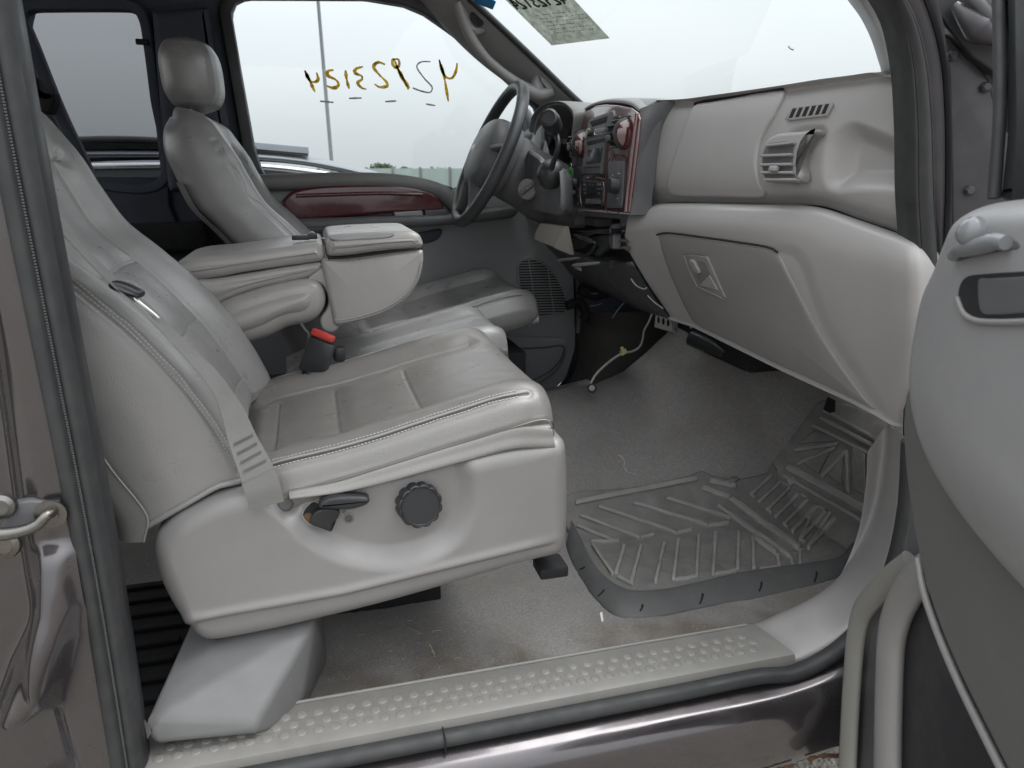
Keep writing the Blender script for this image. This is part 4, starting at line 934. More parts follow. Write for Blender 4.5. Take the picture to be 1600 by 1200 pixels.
# seat base trim of the passenger seat: shell with a scooped recess and a step line
sh = [(300, 796), (330, 782), (362, 773), (395, 770), (412, 774), (428, 784), (441, 796), (452, 795), (461, 787), (468, 772), (478, 765), (520, 763), (560, 758), (620, 744), (700, 722), (780, 703), (850, 693), (879, 690), (889, 698),
      (892, 740), (893, 800), (890, 850), (886, 866), (872, 876), (800, 897), (700, 926), (600, 954), (500, 979), (420, 998), (350, 1012), (322, 1014), (302, 1004), (280, 975), (258, 940), (243, 905), (236, 868), (240, 846), (254, 828), (276, 809)]
SHY = 0.112
o3 = np.array([P(x, y, Y=SHY) for x, y in sh]); o3 = cr(o3, 300, True); op = np.array([(0, 0)]*300, float)
def topx(p):
    v = p-CC; return np.stack([800+CF*(v@_r)/(v@_f), 600-CF*(v@_u)/(v@_f)], -1)
sp0, sp1 = P(330, 900, Y=SHY), P(800, 790, Y=SHY)
ab = sp1-sp0; tt = np.clip(((o3-sp0)@ab)/(ab@ab), 0, 1); core = sp0+tt[:, None]*ab
rec = [(462, 819), (490, 846), (537, 869), (600, 880), (662, 869), (706, 846), (730, 806), (734, 759), (722, 715), (700, 700), (560, 735), (470, 742), (440, 790)]
recp = np.array(cr([(x, y, 0) for x, y in rec], 160, True))[:, :2]
def inside(q, poly):
    x, y = q[:, 0], q[:, 1]; c = np.zeros(len(q), bool); px_, py_ = poly[:, 0], poly[:, 1]; j = len(poly)-1
    for i in range(len(poly)):
        cond = ((py_[i] > y) != (py_[j] > y)) & (x < (px_[j]-px_[i])*(y-py_[i])/(py_[j]-py_[i]+1e-12)+px_[i]); c ^= cond; j = i
    return c
rings = []; rad = 0.030; NR = 70
for k in range(9):        # rounded rim
    a_ = k/8*math.pi/2; ins = rad*(1-math.cos(a_)); dpth = rad*(1-math.sin(a_)); d = core-o3; dl = np.linalg.norm(d, axis=1)[:, None]
    q = o3+d/dl*np.minimum(ins, dl*.5); q[:, 1] = SHY+dpth; rings.append(q)
q9 = rings[-1].copy()
for k in range(1, NR+1): rings.append(q9+(core-q9)*(k/NR))
back = o3.copy(); back[:, 1] = SHY+0.10; rings = [back]+rings
V = np.vstack(rings); px = topx(V)
din = np.full(len(V), 1e9)
for a_, b_ in zip(recp, np.roll(recp, -1, 0)):
    e = b_-a_; t_ = np.clip(((px-a_)@e)/(e@e+1e-9), 0, 1); din = np.minimum(din, np.linalg.norm(px-(a_+t_[:, None]*e), axis=1))
sgn = np.where(inside(px, recp), din, -din); s_ = np.clip((sgn+14)/36, 0, 1); s_ = s_*s_*(3-2*s_)
V[:, 1] += 0.024*s_
gl_ = np.array([(180, 1000), (350, 962), (537, 928), (662, 897), (850, 852), (950, 826)]); yg = np.interp(px[:, 0], gl_[:, 0], gl_[:, 1]); dd = (px[:, 1]-yg)
st_ = np.clip((dd+4)/9, 0, 1); st_ = st_*st_*(3-2*st_); fd_ = np.clip((884-px[:, 0])/60, 0, 1); V[:, 1] += fd_*(0.007*st_-0.004*np.exp(-((dd+6)/7)**2))
V[:, 1] += 0.004*np.cos((px[:, 0]-560)/330*1.4)*-1
V[:, 1] = np.where(np.arange(len(V)) < 300, np.maximum(V[:, 1], SHY+0.10), V[:, 1])
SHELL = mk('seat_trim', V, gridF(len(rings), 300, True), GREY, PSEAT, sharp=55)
# bead along the top of the recess and the leather fold above it
bd = hits(SHELL, [(470, 776), (480, 770), (520, 768), (560, 763), (620, 749), (690, 729), (716, 722)], 0.0005, 50)
tube('trim_bead', cr(bd[::6], 60), 0.0028, GREY_L, PSEAT, 8)
# rounded twelve-lobed adjuster knob
kc, kn = hit(SHELL, 652, 785); kn = np.array([0.10, -1.0, 0.16]); kn /= np.linalg.norm(kn)
KN = None
th = np.linspace(0, 2*math.pi, 144, endpoint=False); e1 = np.cross(kn, [0, 0, 1.0]); e1 /= np.linalg.norm(e1); e2 = np.cross(e1, kn)
Vk = []
for rr, h in ((.0335, -.004), (.0335, .020), (.0325, .0235), (.0305, .0248)):
    lob = 1+0.105*(np.abs(np.sin(th*6))**0.7-0.7)*(1 if h < .0245 else .75); Vk.append(kc+kn*h+(rr*lob)[:, None]*(np.cos(th)[:, None]*e1+np.sin(th)[:, None]*e2))
for rr, h in ((.0285, .0238), (.0280, .0232), (.012, .0232)): Vk.append(kc+kn*h+rr*(np.cos(th)[:, None]*e1+np.sin(th)[:, None]*e2))
V = np.vstack(Vk); F = gridF(7, 144, True)+[tuple(6*144+i for i in range(144))]
KN = mk('adjuster_knob', V, F, BLACK, PSEAT, sharp=28)
tube('knob_ring', kc+kn*.0246+.0292*(np.cos(th)[::4, None]*e1+np.sin(th)[::4, None]*e2), 0.0005, BLACK, KN, 6, closed=True)
# recline lever in its cut-out
def onsh(x, y, l=0.0): return hit(SHELL, x, y, l)[0]
hole = [(472, 806), (474, 798), (480, 790), (489, 783), (500, 786), (512, 792), (526, 806), (521, 826), (517, 831), (508, 828), (490, 822), (478, 815)]
hp_ = [onsh(x, y, 0.0012) for x, y in hole]
slab('lever_slot', hp_, (0, 0.0008, 0), BLACK_M, PSEAT, r=0.0003, n=60)
tube('slot_rim', [onsh(x, y, 0.001) for x, y in hole], 0.0011, GREY_L, PSEAT, 6, sm=70, closed=True)
lathe('pivot_pin', [(0.008, 0), (0.008, 0.003), (0.004, 0.0045)], onsh(481, 808, 0.001), (0, -1, 0), RUST, PSEAT, 16)
lp = lambda x, y, o: onsh(520, 800)*0+P(x, y, Y=onsh(520, 800)[1]-o)
slab('lever_arm', [lp(x, y, 0.014) for x, y in ((488, 806), (498, 798), (512, 795), (530, 798), (528, 810), (520, 818), (517, 830), (506, 827), (486, 820))], (0, 0.012, 0), BLACK, PSEAT, r=0.003, n=60)
LV = slab('recline_lever', [lp(x, y, 0.030) for x, y in ((499, 795), (501, 786), (512, 780), (530, 777), (560, 777), (574, 779), (578, 784), (573, 790), (560, 795), (545, 798), (520, 797))], (0, 0.024, 0), BLACK, PSEAT, r=0.006, n=70, seg=5)
for x, y, rr in ((545, 810, .0055), (537, 798, .004)):
    c = onsh(x, y, 0.001) if y > 800 else lp(x, y, 0.022); lathe('screw', [(rr, 0), (rr*.9, .0018), (rr*.55, .002), (rr*.5, .0005)], c, (0.05, -1, 0.1), GREY_D, PSEAT, 16)
tube('screw_ring', [onsh(545+8*math.cos(a_), 810+8*math.sin(a_), .0006) for a_ in np.linspace(0, 6.28, 16)[:-1]], 0.0008, GREY_L, PSEAT, 6, closed=True)
# folded leather skirt between cushion and trim
r1 = [P(x, y, Y=.128) for x, y in ((452, 764), (520, 752), (600, 728), (700, 697), (800, 668), (840, 657), (856, 657), (862, 668))]
r2 = [P(x, y, Y=.118) for x, y in ((452, 780), (520, 772), (600, 755), (700, 728), (800, 703), (840, 696), (860, 694), (866, 700))]
rm = [(a_+b_)/2+np.array([0, -.002, .002]) for a_, b_ in zip(cr(r1, 7), cr(r2, 7))]
rt = [p+np.array([-.002, .02, .006]) for p in cr(r1, 7)]; re_ = [p+np.array([-.01, .05, -.0]) for p in cr(r2, 7)]
V = spl([rt, list(cr(r1, 7)), rm, list(cr(r2, 7)), re_], 90, 30).reshape(-1, 3)
mk('cushion_skirt', V, gridF(30, 90), LEATHER_W, PSEAT)
q = cr(r1, 80)+np.array([0, -.0015, .0005]); tube('skirt_seam', q, 0.0016, LEATHER_W, PSEAT, 8)
# seat pedestal fairing by the sill
pk = [P(300, 1022, Y=.135), P(345, 1004, Y=.135), P(492, 974, Y=.135), P(401, 1128, Y=.030), P(330, 1136, Y=.030), P(232, 1122, Y=.036)]
pk += [P(401, 1146, Y=.026), P(240, 1163, Y=.028), P(226, 1140, Y=.036)]
pk += [np.array([pk[3][0]+.050, .092, .000]), np.array([pk[2][0]+.008, .26, pk[2][2]-.005]), np.array([pk[2][0]+.012, .26, -.05]), np.array([pk[0][0]-.01, .26, pk[0][2]]), np.array([pk[5][0]-.004, .12, -.02]), np.array([pk[0][0]-.01, .26, -.05]), np.array([pk[3][0]+.052, .094, -.04])]
bm = bmesh.new()
for p in pk: bm.verts.new(p)
bmesh.ops.convex_hull(bm, input=list(bm.verts))
bmesh.ops.delete(bm, geom=[v for v in bm.verts if not v.link_faces], context='VERTS')
bmesh.ops.dissolve_edges(bm, edges=[e for e in bm.edges if len(e.link_faces) == 2 and e.calc_face_angle() < R(14)], use_verts=False)
bmesh.ops.bevel(bm, geom=list(bm.edges), offset=.008, segments=4, profile=.5, affect='EDGES')
bm.verts.index_update(); V = np.array([v.co[:] for v in bm.verts]); F = [tuple(v.index for v in f.verts) for f in bm.faces]; bm.free()
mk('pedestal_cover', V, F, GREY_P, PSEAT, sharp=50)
# seat runners under the cushion so the seat stands on the floor
for yy in (.42, .60):
    box('seat_rail', (0.0, yy, -0.02), (0.40, 0.05, 0.08), BLACK_M, PSEAT, bev=0.006); box('seat_rail', (0.28, yy+.78, 0.02), (0.46, 0.05, 0.16), BLACK_M, DSEAT, bev=0.006)
box('seat_pan', (0.08, PY, 0.22), (0.44, 0.44, 0.12), BLACK_M, PSEAT, bev=0.01); box('seat_pan', (0.33, 1.215, 0.23), (0.44, 0.44, 0.14), BLACK_M, DSEAT, bev=0.01)
box('rail_foot', P(860, 885, Y=.17), (0.05, 0.05, 0.02), BLACK_M, PSEAT, bev=0.004)

# ------------------------------------------------------------------ middle seat: cushion plus its back folded down as an armrest
MSEAT = thing('middle_seat', 'narrow grey leather middle seat with its back folded down into an armrest', 'car seat', (0.1, 0.80, -0.05))
g = spl(cushion_rows(0.795, 0.145, 0.06, -0.010), 90, 90); V = g.reshape(-1, 3); mk('cushion', V, gridF(90, 90), LEATHER, MSEAT, sharp=0)
MY, MT = 0.665, 0.27
def ms(name, pts, m=LEATHER_C, r=0.018, Y=MY, th=MT, n=90, bulge=0.004, par=MSEAT, cs=True):
    return slab(name, [P(x, y, Y=Y) for x, y in pts], (0, th, 0), m, par, r=r, n=n, bulge=bulge, seg=6, closed_smooth=cs)
ARM = ms('arm_pad', [(270, 416), (300, 404), (360, 398), (430, 388), (496, 380), (505, 384), (507, 402), (502, 409), (440, 418), (380, 427), (330, 436), (280, 440)], Y=MY-.003)
ms('arm_base', [(270, 438), (330, 436), (390, 427), (450, 417), (500, 410), (504, 414), (498, 424), (480, 434), (440, 443), (400, 452), (350, 470), (290, 500)], r=0.012, Y=MY+.002)
ms('back_pad', [(300, 500), (350, 470), (400, 452), (450, 439), (480, 436), (500, 444), (509, 462), (508, 480), (498, 497), (480, 508), (450, 514), (420, 529), (370, 545), (310, 560)], r=0.03, Y=MY-.01, bulge=0.010)
ms('hinge_cover', [(478, 438), (500, 418), (516, 412), (520, 440), (524, 480), (530, 510), (520, 520), (505, 516), (500, 500), (512, 480), (512, 462), (502, 444)], r=0.006, Y=MY+.01, n=60, bulge=0)
BIN = ms('storage_bin', [(504, 404), (540, 405), (600, 397), (655, 390), (662, 393), (662, 412), (658, 432), (648, 452), (632, 470), (606, 487), (572, 500), (540, 508), (524, 510), (518, 490), (510, 450), (504, 425)], r=0.012, bulge=0.003)
q = [P(x, y, Y=MY-.0035) for x, y in ((660, 408), (655, 432), (645, 451), (628, 468), (603, 484), (570, 496), (538, 503), (524, 504))]
tube('bin_seam', q, 0.0016, LEATHER, BIN, 8, sm=70)
V, F = stitchesVF(cr([p+np.array([-.0, -.0015, .006]) for p in q], 100), [0, -1, 0.1]); mk('stitching', V, F, THREAD, BIN, kind='stuff')
LID = ms('bin_lid', [(509, 376), (516, 368), (560, 364), (640, 361), (655, 366), (661, 376), (662, 384), (655, 388), (600, 393), (545, 400), (514, 401), (510, 394)], r=0.016, Y=MY-.004, th=MT-.002)
# shallow tray pressed in the lid, catches the light
c = [P(x, y, Z=P(590, 363, Y=MY)[2]+.004) for x, y in ((520, 369), (560, 366), (612, 364), (606, 369), (560, 372), (522, 374))]
slab('lid_tray', c, (0, 0, -0.004), GREY_M, LID, r=0.001, n=50)
tube('lid_gap', [P(x, y, Y=MY-.003) for x, y in ((512, 404), (545, 402), (600, 395), (660, 388))], 0.0022, BLACK_M, LID, 6, sm=40)
tube('hinge_wire', [P(x, y, Y=MY-.02) for x, y in ((470, 505), (476, 515), (482, 522), (480, 540), (472, 560))], 0.003, GREY_D, MSEAT, 8, sm=30)
box('seat_pan', (0.12, 0.80, 0.20), (0.5, 0.2, 0.22), BLACK_M, MSEAT, bev=0.01)
CLIP = thing('cable_clip', 'small black wired clip lying on the folded armrest', 'clip', tuple(P(470, 372, Y=MY+.05)))
ctop = P(470, 375, Y=MY+.05)
box('clip_body', P(470, 371, Y=MY+.06), (0.036, 0.016, 0.010), BLACK, CLIP, bev=0.002); box('clip_jaw', P(488, 369, Y=MY+.06), (0.02, 0.012, 0.012), BLACK, CLIP, bev=0.002)
tube('clip_wire', [P(x, y, Y=MY+.06) for x, y in ((482, 366), (487, 362), (492, 366), (489, 372), (498, 371), (506, 373), (512, 374))], 0.0014, CABLE, CLIP, 6, sm=40)

# ------------------------------------------------------------------ belts
BT = thing('seat_belt', 'light grey passenger seat belt webbing running down to its floor anchor', 'seat belt', tuple(P(430, 785, Y=.11)))
bp_ = [(20, 268, .10), (57, 312, .105), (100, 360, .11), (150, 413, .118), (190, 450, .128), (228, 482, .125), (284, 540, .118), (333, 592, .114), (361, 640, .112), (380, 690, .106), (398, 730, .100), (411, 765, .096), (417, 790, .098)]
bw = [3, 4, 4.5, 5, 5, 6.5, 7.5, 9, 11.5, 17, 21, 25, 26]     # half widths in pixels: seen edge-on at the top and flatter low down
ctr = cr([P(x, y, Y=Y_) for x, y, Y_ in bp_], 120); hw_ = np.interp(np.linspace(0, 1, 120), np.linspace(0, 1, len(bw)), bw)
tn = np.gradient(ctr, axis=0); tn /= np.linalg.norm(tn, axis=1)[:, None]; vd = ctr-CC; vd /= np.linalg.norm(vd, axis=1)[:, None]
side = np.cross(tn, vd); side /= np.linalg.norm(side, axis=1)[:, None]; nn = np.cross(side, tn)
dist = np.linalg.norm(ctr-CC, axis=1); vis = hw_*dist/CF; full = np.full(120, 0.0235); ang = np.arccos(np.clip(vis/full, 0.02, 1))
wv = side*(np.cos(ang)*full)[:, None]+nn*(np.sin(ang)*full)[:, None]; wn_ = np.cross(wv, tn); wn_ /= np.linalg.norm(wn_, axis=1)[:, None]
V, F = ribbonVF(ctr, wv, wn_, 0.0009); WEB = mk('webbing', V, F, BELT, BT, sharp=30)
# bar-tack stitching above the anchor
parts = []
for k in range(4):
    i0 = 96+k*3; b0, b1 = ctr[i0]-wv[i0]*.75, ctr[i0]+wv[i0]*.75
    zig = [b0+(b1-b0)*s+tn[i0]*(0.0022*(-1)**j)+wn_[i0]*(0.0016 if np.dot(wn_[i0], vd[i0]) < 0 else -.0016) for j, s in enumerate(np.linspace(0, 1, 22))]
    parts.append(tubeVF(zig, 0.0007, 5))
V, F = join(parts); mk('stitching', V, F, GREY_M, WEB, kind='stuff')
# tongue: black moulded bar with a steel plate
i0 = 40; tc_ = P(193, 452, Y=.112)
ax = (P(215, 461, Y=.108)-P(170, 446, Y=.112)); 
slab('tongue_grip', [P(x, y, Y=.105) for x, y in ((167, 444), (172, 440), (190, 444), (208, 452), (216, 457), (217, 463), (212, 467), (196, 463), (178, 456), (168, 450))], (0.006, 0.016, 0), BLACK, BT, r=0.005, n=60)
slab('tongue_plate', [P(x, y, Y=.112) for x, y in ((208, 464), (219, 472), (246, 494), (249, 498), (240, 496), (214, 476))], (0.001, 0.003, 0), CHROME, BT, r=0.0006, n=40)
lathe('anchor_bolt', [(0.013, 0), (0.013, 0.008), (0.009, 0.011)], P(443, 784, Y=.135), (0.3, -1, 0.1), GREY_D, BT, 18)
BK = thing('belt_buckle', 'black seat belt buckle with a red button on a ribbed stalk beside the passenger cushion', 'buckle', tuple(P(470, 610, Y=.60)))
by = .60
bkc = P(497, 553, Y=by); bax = P(508, 520, Y=by)-P(484, 590, Y=by); bax /= np.linalg.norm(bax); bsd = np.array([1.0, -.35, 0.25]); bsd -= bax*np.dot(bsd, bax); bsd /= np.linalg.norm(bsd)
bfr = np.cross(bax, bsd)
box('buckle_body', P(496, 558, Y=by), (0.056, 0.020, 0.074), BLACK, BK, ax=(bsd, bfr, bax), bev=0.006)
box('release_button', P(505, 524, Y=by), (0.048, 0.016, 0.014), RED, BK, ax=(bsd, bfr, bax), bev=0.004)
parts = []
st_ = [P(487, 585, Y=by), P(474, 598, Y=by), P(463, 608, Y=by), P(453, 618, Y=by), P(446, 628, Y=by)]; cc = cr(st_, 9)
for i, p in enumerate(cc):
    parts.append(tubeVF([p-np.array([.003, 0, .003]), p, p+np.array([.003, 0, .003])], [0.014, 0.018, 0.014], 12))
for i, (V_, F_) in enumerate(parts): mk('stalk_rib', V_, F_, BLACK, BK)
box('receiver', P(530, 552, Y=.63), (0.024, 0.03, 0.03), BLACK, BK, bev=0.005)
# ------------------------------------------------------------------ dashboard
DASH = thing('dashboard', 'grey moulded dashboard with glove box and a burgundy centre console face', 'dashboard', (0.85, 0.75, 0.4))
DN = np.array([-.59, -.125, 0.0]); DN /= np.linalg.norm(DN); D0 = np.array([.745, .62, .6])
def Dp(x, y, o=0.0): return PP(x, y, D0+DN*o, DN)
def drow(pts, o): return [Dp(p[0], p[1], (p[2] if len(p) > 2 else o)) for p in pts]
rT = drow([(990, 158), (1040, 155), (1085, 153), (1130, 147), (1230, 133), (1300, 122), (1350, 116), (1385, 112), (1402, 116)], -.035)
r0 = [p+np.array([.34, 0, .01]) for p in rT]
rT2 = drow([(996, 166), (1043, 163), (1085, 161), (1130, 156), (1230, 143), (1300, 133), (1350, 127), (1388, 122), (1408, 130)], -.022)
rA = drow([(1002, 195), (1042, 195), (1075, 192), (1130, 190), (1230, 180), (1295, 175), (1345, 172), (1392, 172), (1411, 175)], -.006)
rB = drow([(1008, 250), (1036, 250), (1070, 250), (1130, 248), (1225, 245), (1290, 242), (1345, 240), (1394, 240), (1413, 240)], .004)
rB2 = drow([(1010, 290), (1030, 290), (1068, 290), (1130, 292), (1225, 293), (1290, 295), (1345, 306), (1394, 318), (1414, 322)], .0)
rC = drow([(1012, 312), (1026, 310), (1066, 311), (1130, 313), (1225, 314), (1285, 315), (1340, 332), (1390, 350), (1415, 360)], -.022)
rD = drow([(1012, 322), (1026, 318), (1066, 316), (1130, 318), (1225, 320), (1285, 322), (1340, 341), (1390, 358), (1416, 368)], -.03)
def endcap(r, dx=.12, dy=.012):   # close the near end back towards the door pillar
    e = r[-1]; return list(r)+[e+np.array([.012, -dy, 0]), e+np.array([dx, -dy*.6, 0])]
V = spl([endcap(r) for r in (r0, rT, rT2, rA, rB, rB2, rC, rD)], 330, 200).reshape(-1, 3); F = gridF(200, 330)
def relief(V, poly, depth, soft, nrm):
    px = topx(V); pl = np.array(cr([(x, y, 0) for x, y in poly], 140, True))[:, :2]; din = np.full(len(V), 1e9)
    for a_, b_ in zip(pl, np.roll(pl, -1, 0)):
        e = b_-a_; t_ = np.clip(((px-a_)@e)/(e@e+1e-9), 0, 1); din = np.minimum(din, np.linalg.norm(px-(a_+t_[:, None]*e), axis=1))
    s = np.clip((np.where(inside(px, pl), din, -din)+soft*.4)/soft, 0, 1); s = s*s*(3-2*s)
    return V-np.array(nrm)*depth*s[:, None]
V = relief(V, [(1314, 214), (1332, 203), (1352, 208), (1390, 224), (1430, 242), (1430, 292), (1385, 286), (1335, 286), (1304, 288), (1298, 266), (1303, 234)], .034, 40, DN)
V = relief(V, [(1226, 246), (1238, 205), (1285, 198), (1290, 215), (1262, 240), (1250, 285), (1232, 282)], .006, 14, DN)
UP = mk('upper_pad', V, F, GREY_DB, DASH, sharp=0)
lo = [drow([(984, 334), (1003, 326), (1030, 318), (1090, 317), (1184, 319), (1250, 320), (1290, 326), (1350, 346), (1415, 368)], -.022),
      drow([(982, 338), (1002, 331), (1030, 322), (1090, 321), (1184, 323), (1250, 324), (1292, 331), (1350, 351), (1416, 373)], .016),
      drow([(980, 346), (1001, 342), (1030, 335), (1090, 334), (1184, 336), (1250, 338), (1296, 350), (1350, 366), (1417, 390)], .030),
      drow([(978, 358), (1002, 356), (1030, 353), (1090, 353), (1184, 358), (1244, 366), (1300, 385), (1352, 400), (1418, 418)], .034),
      drow([(977, 372), (1006, 372), (1028, 371), (1100, 376), (1200, 389), (1240, 406), (1300, 425), (1352, 440), (1419, 460)], .026),
      drow([(988, 402), (1018, 405), (1040, 410), (1100, 420), (1200, 440), (1262, 468), (1312, 490), (1362, 505), (1419, 525)], .006),
      drow([(1015, 447), (1040, 450), (1060, 455), (1120, 475), (1200, 505), (1285, 540), (1330, 560), (1370, 575), (1412, 592)], -.026),
      drow([(1046, 492), (1064, 499), (1083, 505), (1150, 537), (1225, 573), (1300, 607), (1340, 625), (1372, 642), (1398, 656)], -.066)]
lo.append([p+np.array([.012, 0, -.006]) for p in lo[-1]]); lo.append([p+np.array([.16, 0, .02]) for p in lo[-1]])
def both(r): s = r[0]; return [s+np.array([.16, .03, .01]), s+np.array([.012, .010, 0])]+endcap(r)
V = spl([both(r) for r in lo], 300, 200).reshape(-1, 3); F = gridF(200, 300)
V = relief(V, [(1245, 432), (1226, 407), (1205, 394), (1240, 388), (1262, 420), (1290, 500), (1345, 585), (1378, 640), (1368, 648), (1330, 600), (1275, 520)], .0035, 24, DN)
LOW = mk('lower_pad', V, F, GREY_DB, DASH, sharp=0)
def panel_on(name, surf_, poly, lift, rpx, m, parent, n=140, nr=16, smooth=True, skirt=.004, dome=0.0, skip=False):
    """panel that follows the surface under a traced outline, proud by lift with a rounded rim rpx pixels wide"""
    o = np.array(cr([(x, y, 0) for x, y in poly], n, True))[:, :2] if smooth else resample(np.array([(x, y, 0.) for x, y in poly]+[(poly[0][0], poly[0][1], 0.)]), n, True)[:, :2]
    c = o.mean(0); d = c-o; dl = np.linalg.norm(d, axis=1)[:, None]; rings_ = []; seg = 5
    spec = [(0, -skirt)]+[(rpx*(1-math.cos(k/seg*math.pi/2)), lift*math.sin(k/seg*math.pi/2)) for k in range(seg+1)]
    ok_prev = None
    for ins_, h in spec+[(None, s) for s in np.linspace(0, 1, nr+1)[1:-1]]:
        if ins_ is not None: q = o+d/dl*np.minimum(ins_, dl*.6); hh = h
        else:
            base = o+d/dl*np.minimum(rpx, dl*.6); q = base+(c-base)*h; hh = lift+dome*(1-(1-h)**2)
        pts_ = []
        for x, y in q:
            p, nn_ = hit(surf_, x, y)
            if p is None: p = pts_[-1] if pts_ else np.zeros(3); nn_ = np.zeros(3)
            pts_.append(p+nn_*hh if len(pts_) == 0 or True else p)
        rings_.append(np.array(pts_))
    V_ = np.vstack(rings_); k = len(rings_); F_ = gridF(k, n, True); V_, f_ = capfan(list(range((k-1)*n, k*n)), V_)
    return mk(name, V_, F_+f_, m, parent, sharp=0)
# airbag cover
AB = panel_on('airbag_cover', UP, [(1088, 165), (1112, 160), (1160, 152), (1226, 141), (1214, 178), (1200, 202), (1190, 225), (1186, 255), (1190, 285), (1196, 306), (1140, 307), (1080, 306), (1056, 304), (1045, 297), (1044, 284), (1054, 248), (1068, 206), (1077, 182)], .0075, 6, GREY_DB, DASH, n=220, nr=24)
q = hits(UP, [(1086, 163), (1110, 157), (1160, 149), (1229, 137)], .001, 60); tube('cover_gap', q[::3], 0.0032, BLACK_M, DASH, 8)
# glove box door with its latch
GBP = [(1031, 369), (1042, 367), (1100, 374), (1190, 387), (1208, 392), (1220, 401), (1234, 430), (1256, 472), (1282, 520), (1316, 572), (1350, 618), (1368, 639), (1330, 621), (1270, 593), (1200, 562), (1140, 532), (1088, 506), (1074, 486), (1056, 448), (1040, 408)]
GB = panel_on('glove_box', LOW, GBP, .004, 9, GREY, DASH, n=300, nr=34, dome=.004)
q = hits(LOW, [(1028, 366), (1042, 363), (1100, 370), (1190, 383), (1209, 388), (1223, 398)], .003, 80); tube('glove_gap', q[::4], 0.0020, BLACK_M, DASH, 8)
# recessed latch: tilted frame, dark pull cavity, paddle
def on(o, pts, l=0.0): return [hit(o, x, y, l)[0] for x, y in pts]
n_gb = hit(GB, 1100, 430)[1]
def fl(pts, o): c0 = hit(GB, 1100, 432)[0]; return [PP(x, y, c0+n_gb*o, n_gb) for x, y in pts]
slab('latch_frame', fl([(1067, 397), (1104, 402), (1133, 466), (1098, 458), (1088, 447)], .003), tuple(-n_gb*.006), GREY, GB, r=.002, closed_smooth=False, n=80)
slab('latch_cavity', fl([(1076, 405), (1102, 409), (1122, 455), (1094, 448)], .0036), tuple(-n_gb*.003), GREY_M, GB, r=.0008, closed_smooth=False, n=60)
slab('latch_wedge', fl([(1092, 446), (1108, 430), (1121, 454)], .0055), tuple(-n_gb*.003), GREY_L, GB, r=.001, closed_smooth=False, n=40)
slab('latch_paddle', fl([(1076, 408), (1083, 409), (1092, 426), (1089, 428), (1084, 425)], .010), tuple(-n_gb*.007), GREY_L, GB, r=.002, n=40)
tube('latch_lip', fl([(1093, 449), (1112, 458), (1130, 467)], .004), .0014, GREY_L, GB, 6, sm=20)
tube('latch_lip', fl([(1067, 397), (1082, 397), (1098, 399)], .004), .0010, GREY_D, GB, 6, sm=20)
tube('latch_lip', fl([(1068, 399), (1078, 425), (1090, 449)], .004), .0012, GREY_L, GB, 6, sm=20)
# slim defroster outlet: frame, dark slots, fins
n_u = hit(UP, 1262, 175)[1]; c_u = hit(UP, 1262, 175)[0]
def fu(pts, o): return [PP(x, y, c_u+n_u*o, n_u) for x, y in pts]
DV = slab('defroster_outlet', fu([(1226, 184), (1237, 167), (1299, 159), (1302, 163), (1292, 181), (1232, 188)], .004), tuple(-n_u*.008), GREY_L, DASH, r=.0015, n=70, closed_smooth=False)
for i in range(6):
    x0 = 1238+i*10.2; x1 = 1232+i*10.2; yb = 184.5-i*1.25; yt = 169.5-i*1.35
    slab('vent_slot', fu([(x0+0.2, yt), (x0+6.6, yt-.8), (x1+6.0, yb-.9), (x1-0.2, yb)], .0045), tuple(-n_u*.003), BLACK_M, DV, r=.0004, closed_smooth=False)
# round side outlet: drum with horizontal blades set in a cowl
c_v = hit(UP, 1225, 240)[0]; n_v = n_u
def fv(pts, o): return [PP(x, y, c_v+n_v*o, n_v) for x, y in pts]
rowsv = []
cow = [(1190, 232), (1200, 215), (1218, 206), (1245, 203), (1279, 200)], [(1194, 234), (1204, 219), (1222, 211), (1248, 208), (1262, 207)]
SV = slab('side_outlet', fv([(1187, 250), (1189, 232), (1198, 216), (1215, 207), (1245, 204), (1277, 201), (1278, 206), (1262, 215), (1253, 232), (1250, 255), (1252, 271), (1247, 281), (1222, 281), (1195, 281), (1189, 268)], .020), tuple(-n_v*.03), GREY_L, DASH, r=.009, n=120, seg=6)
slab('outlet_throat', fv([(1191, 250), (1194, 234), (1201, 224), (1240, 221), (1239, 235), (1238, 255), (1239, 270), (1246, 279), (1222, 280), (1197, 279), (1192, 266)], .0215), tuple(-n_v*.002), GREY_D, SV, r=.0008, n=80)
for i, (yl, yr, xl, xr) in enumerate(((228, 223, 1198, 1241), (244, 242, 1190, 1238), (258, 257, 1188, 1238), (270, 270, 1190, 1240), (281, 281, 1196, 1246))):
    a_, b_ = fv([(xl, yl)], .026)[0], fv([(xr, yr)], .026)[0]; d = b_-a_; ln = np.linalg.norm(d); d /= ln
    up_ = np.array([0, 0, 1.0]); ax2 = np.cross(d, n_v); V_, F_ = boxVF((a_+b_)/2-n_v*.002, (ln, .0042, .012), (d, ax2, n_v), .0012); mk('vent_blade', V_, F_, GREY_L, SV)
a_ = fv([(1209, 264)], .034)[0]; box('blade_tab', a_, (.018, .010, .010), GREY_L, SV, ax=(np.array([.2, -1, 0]), np.cross(np.array([.2, -1, 0]), n_v), n_v), bev=.003)

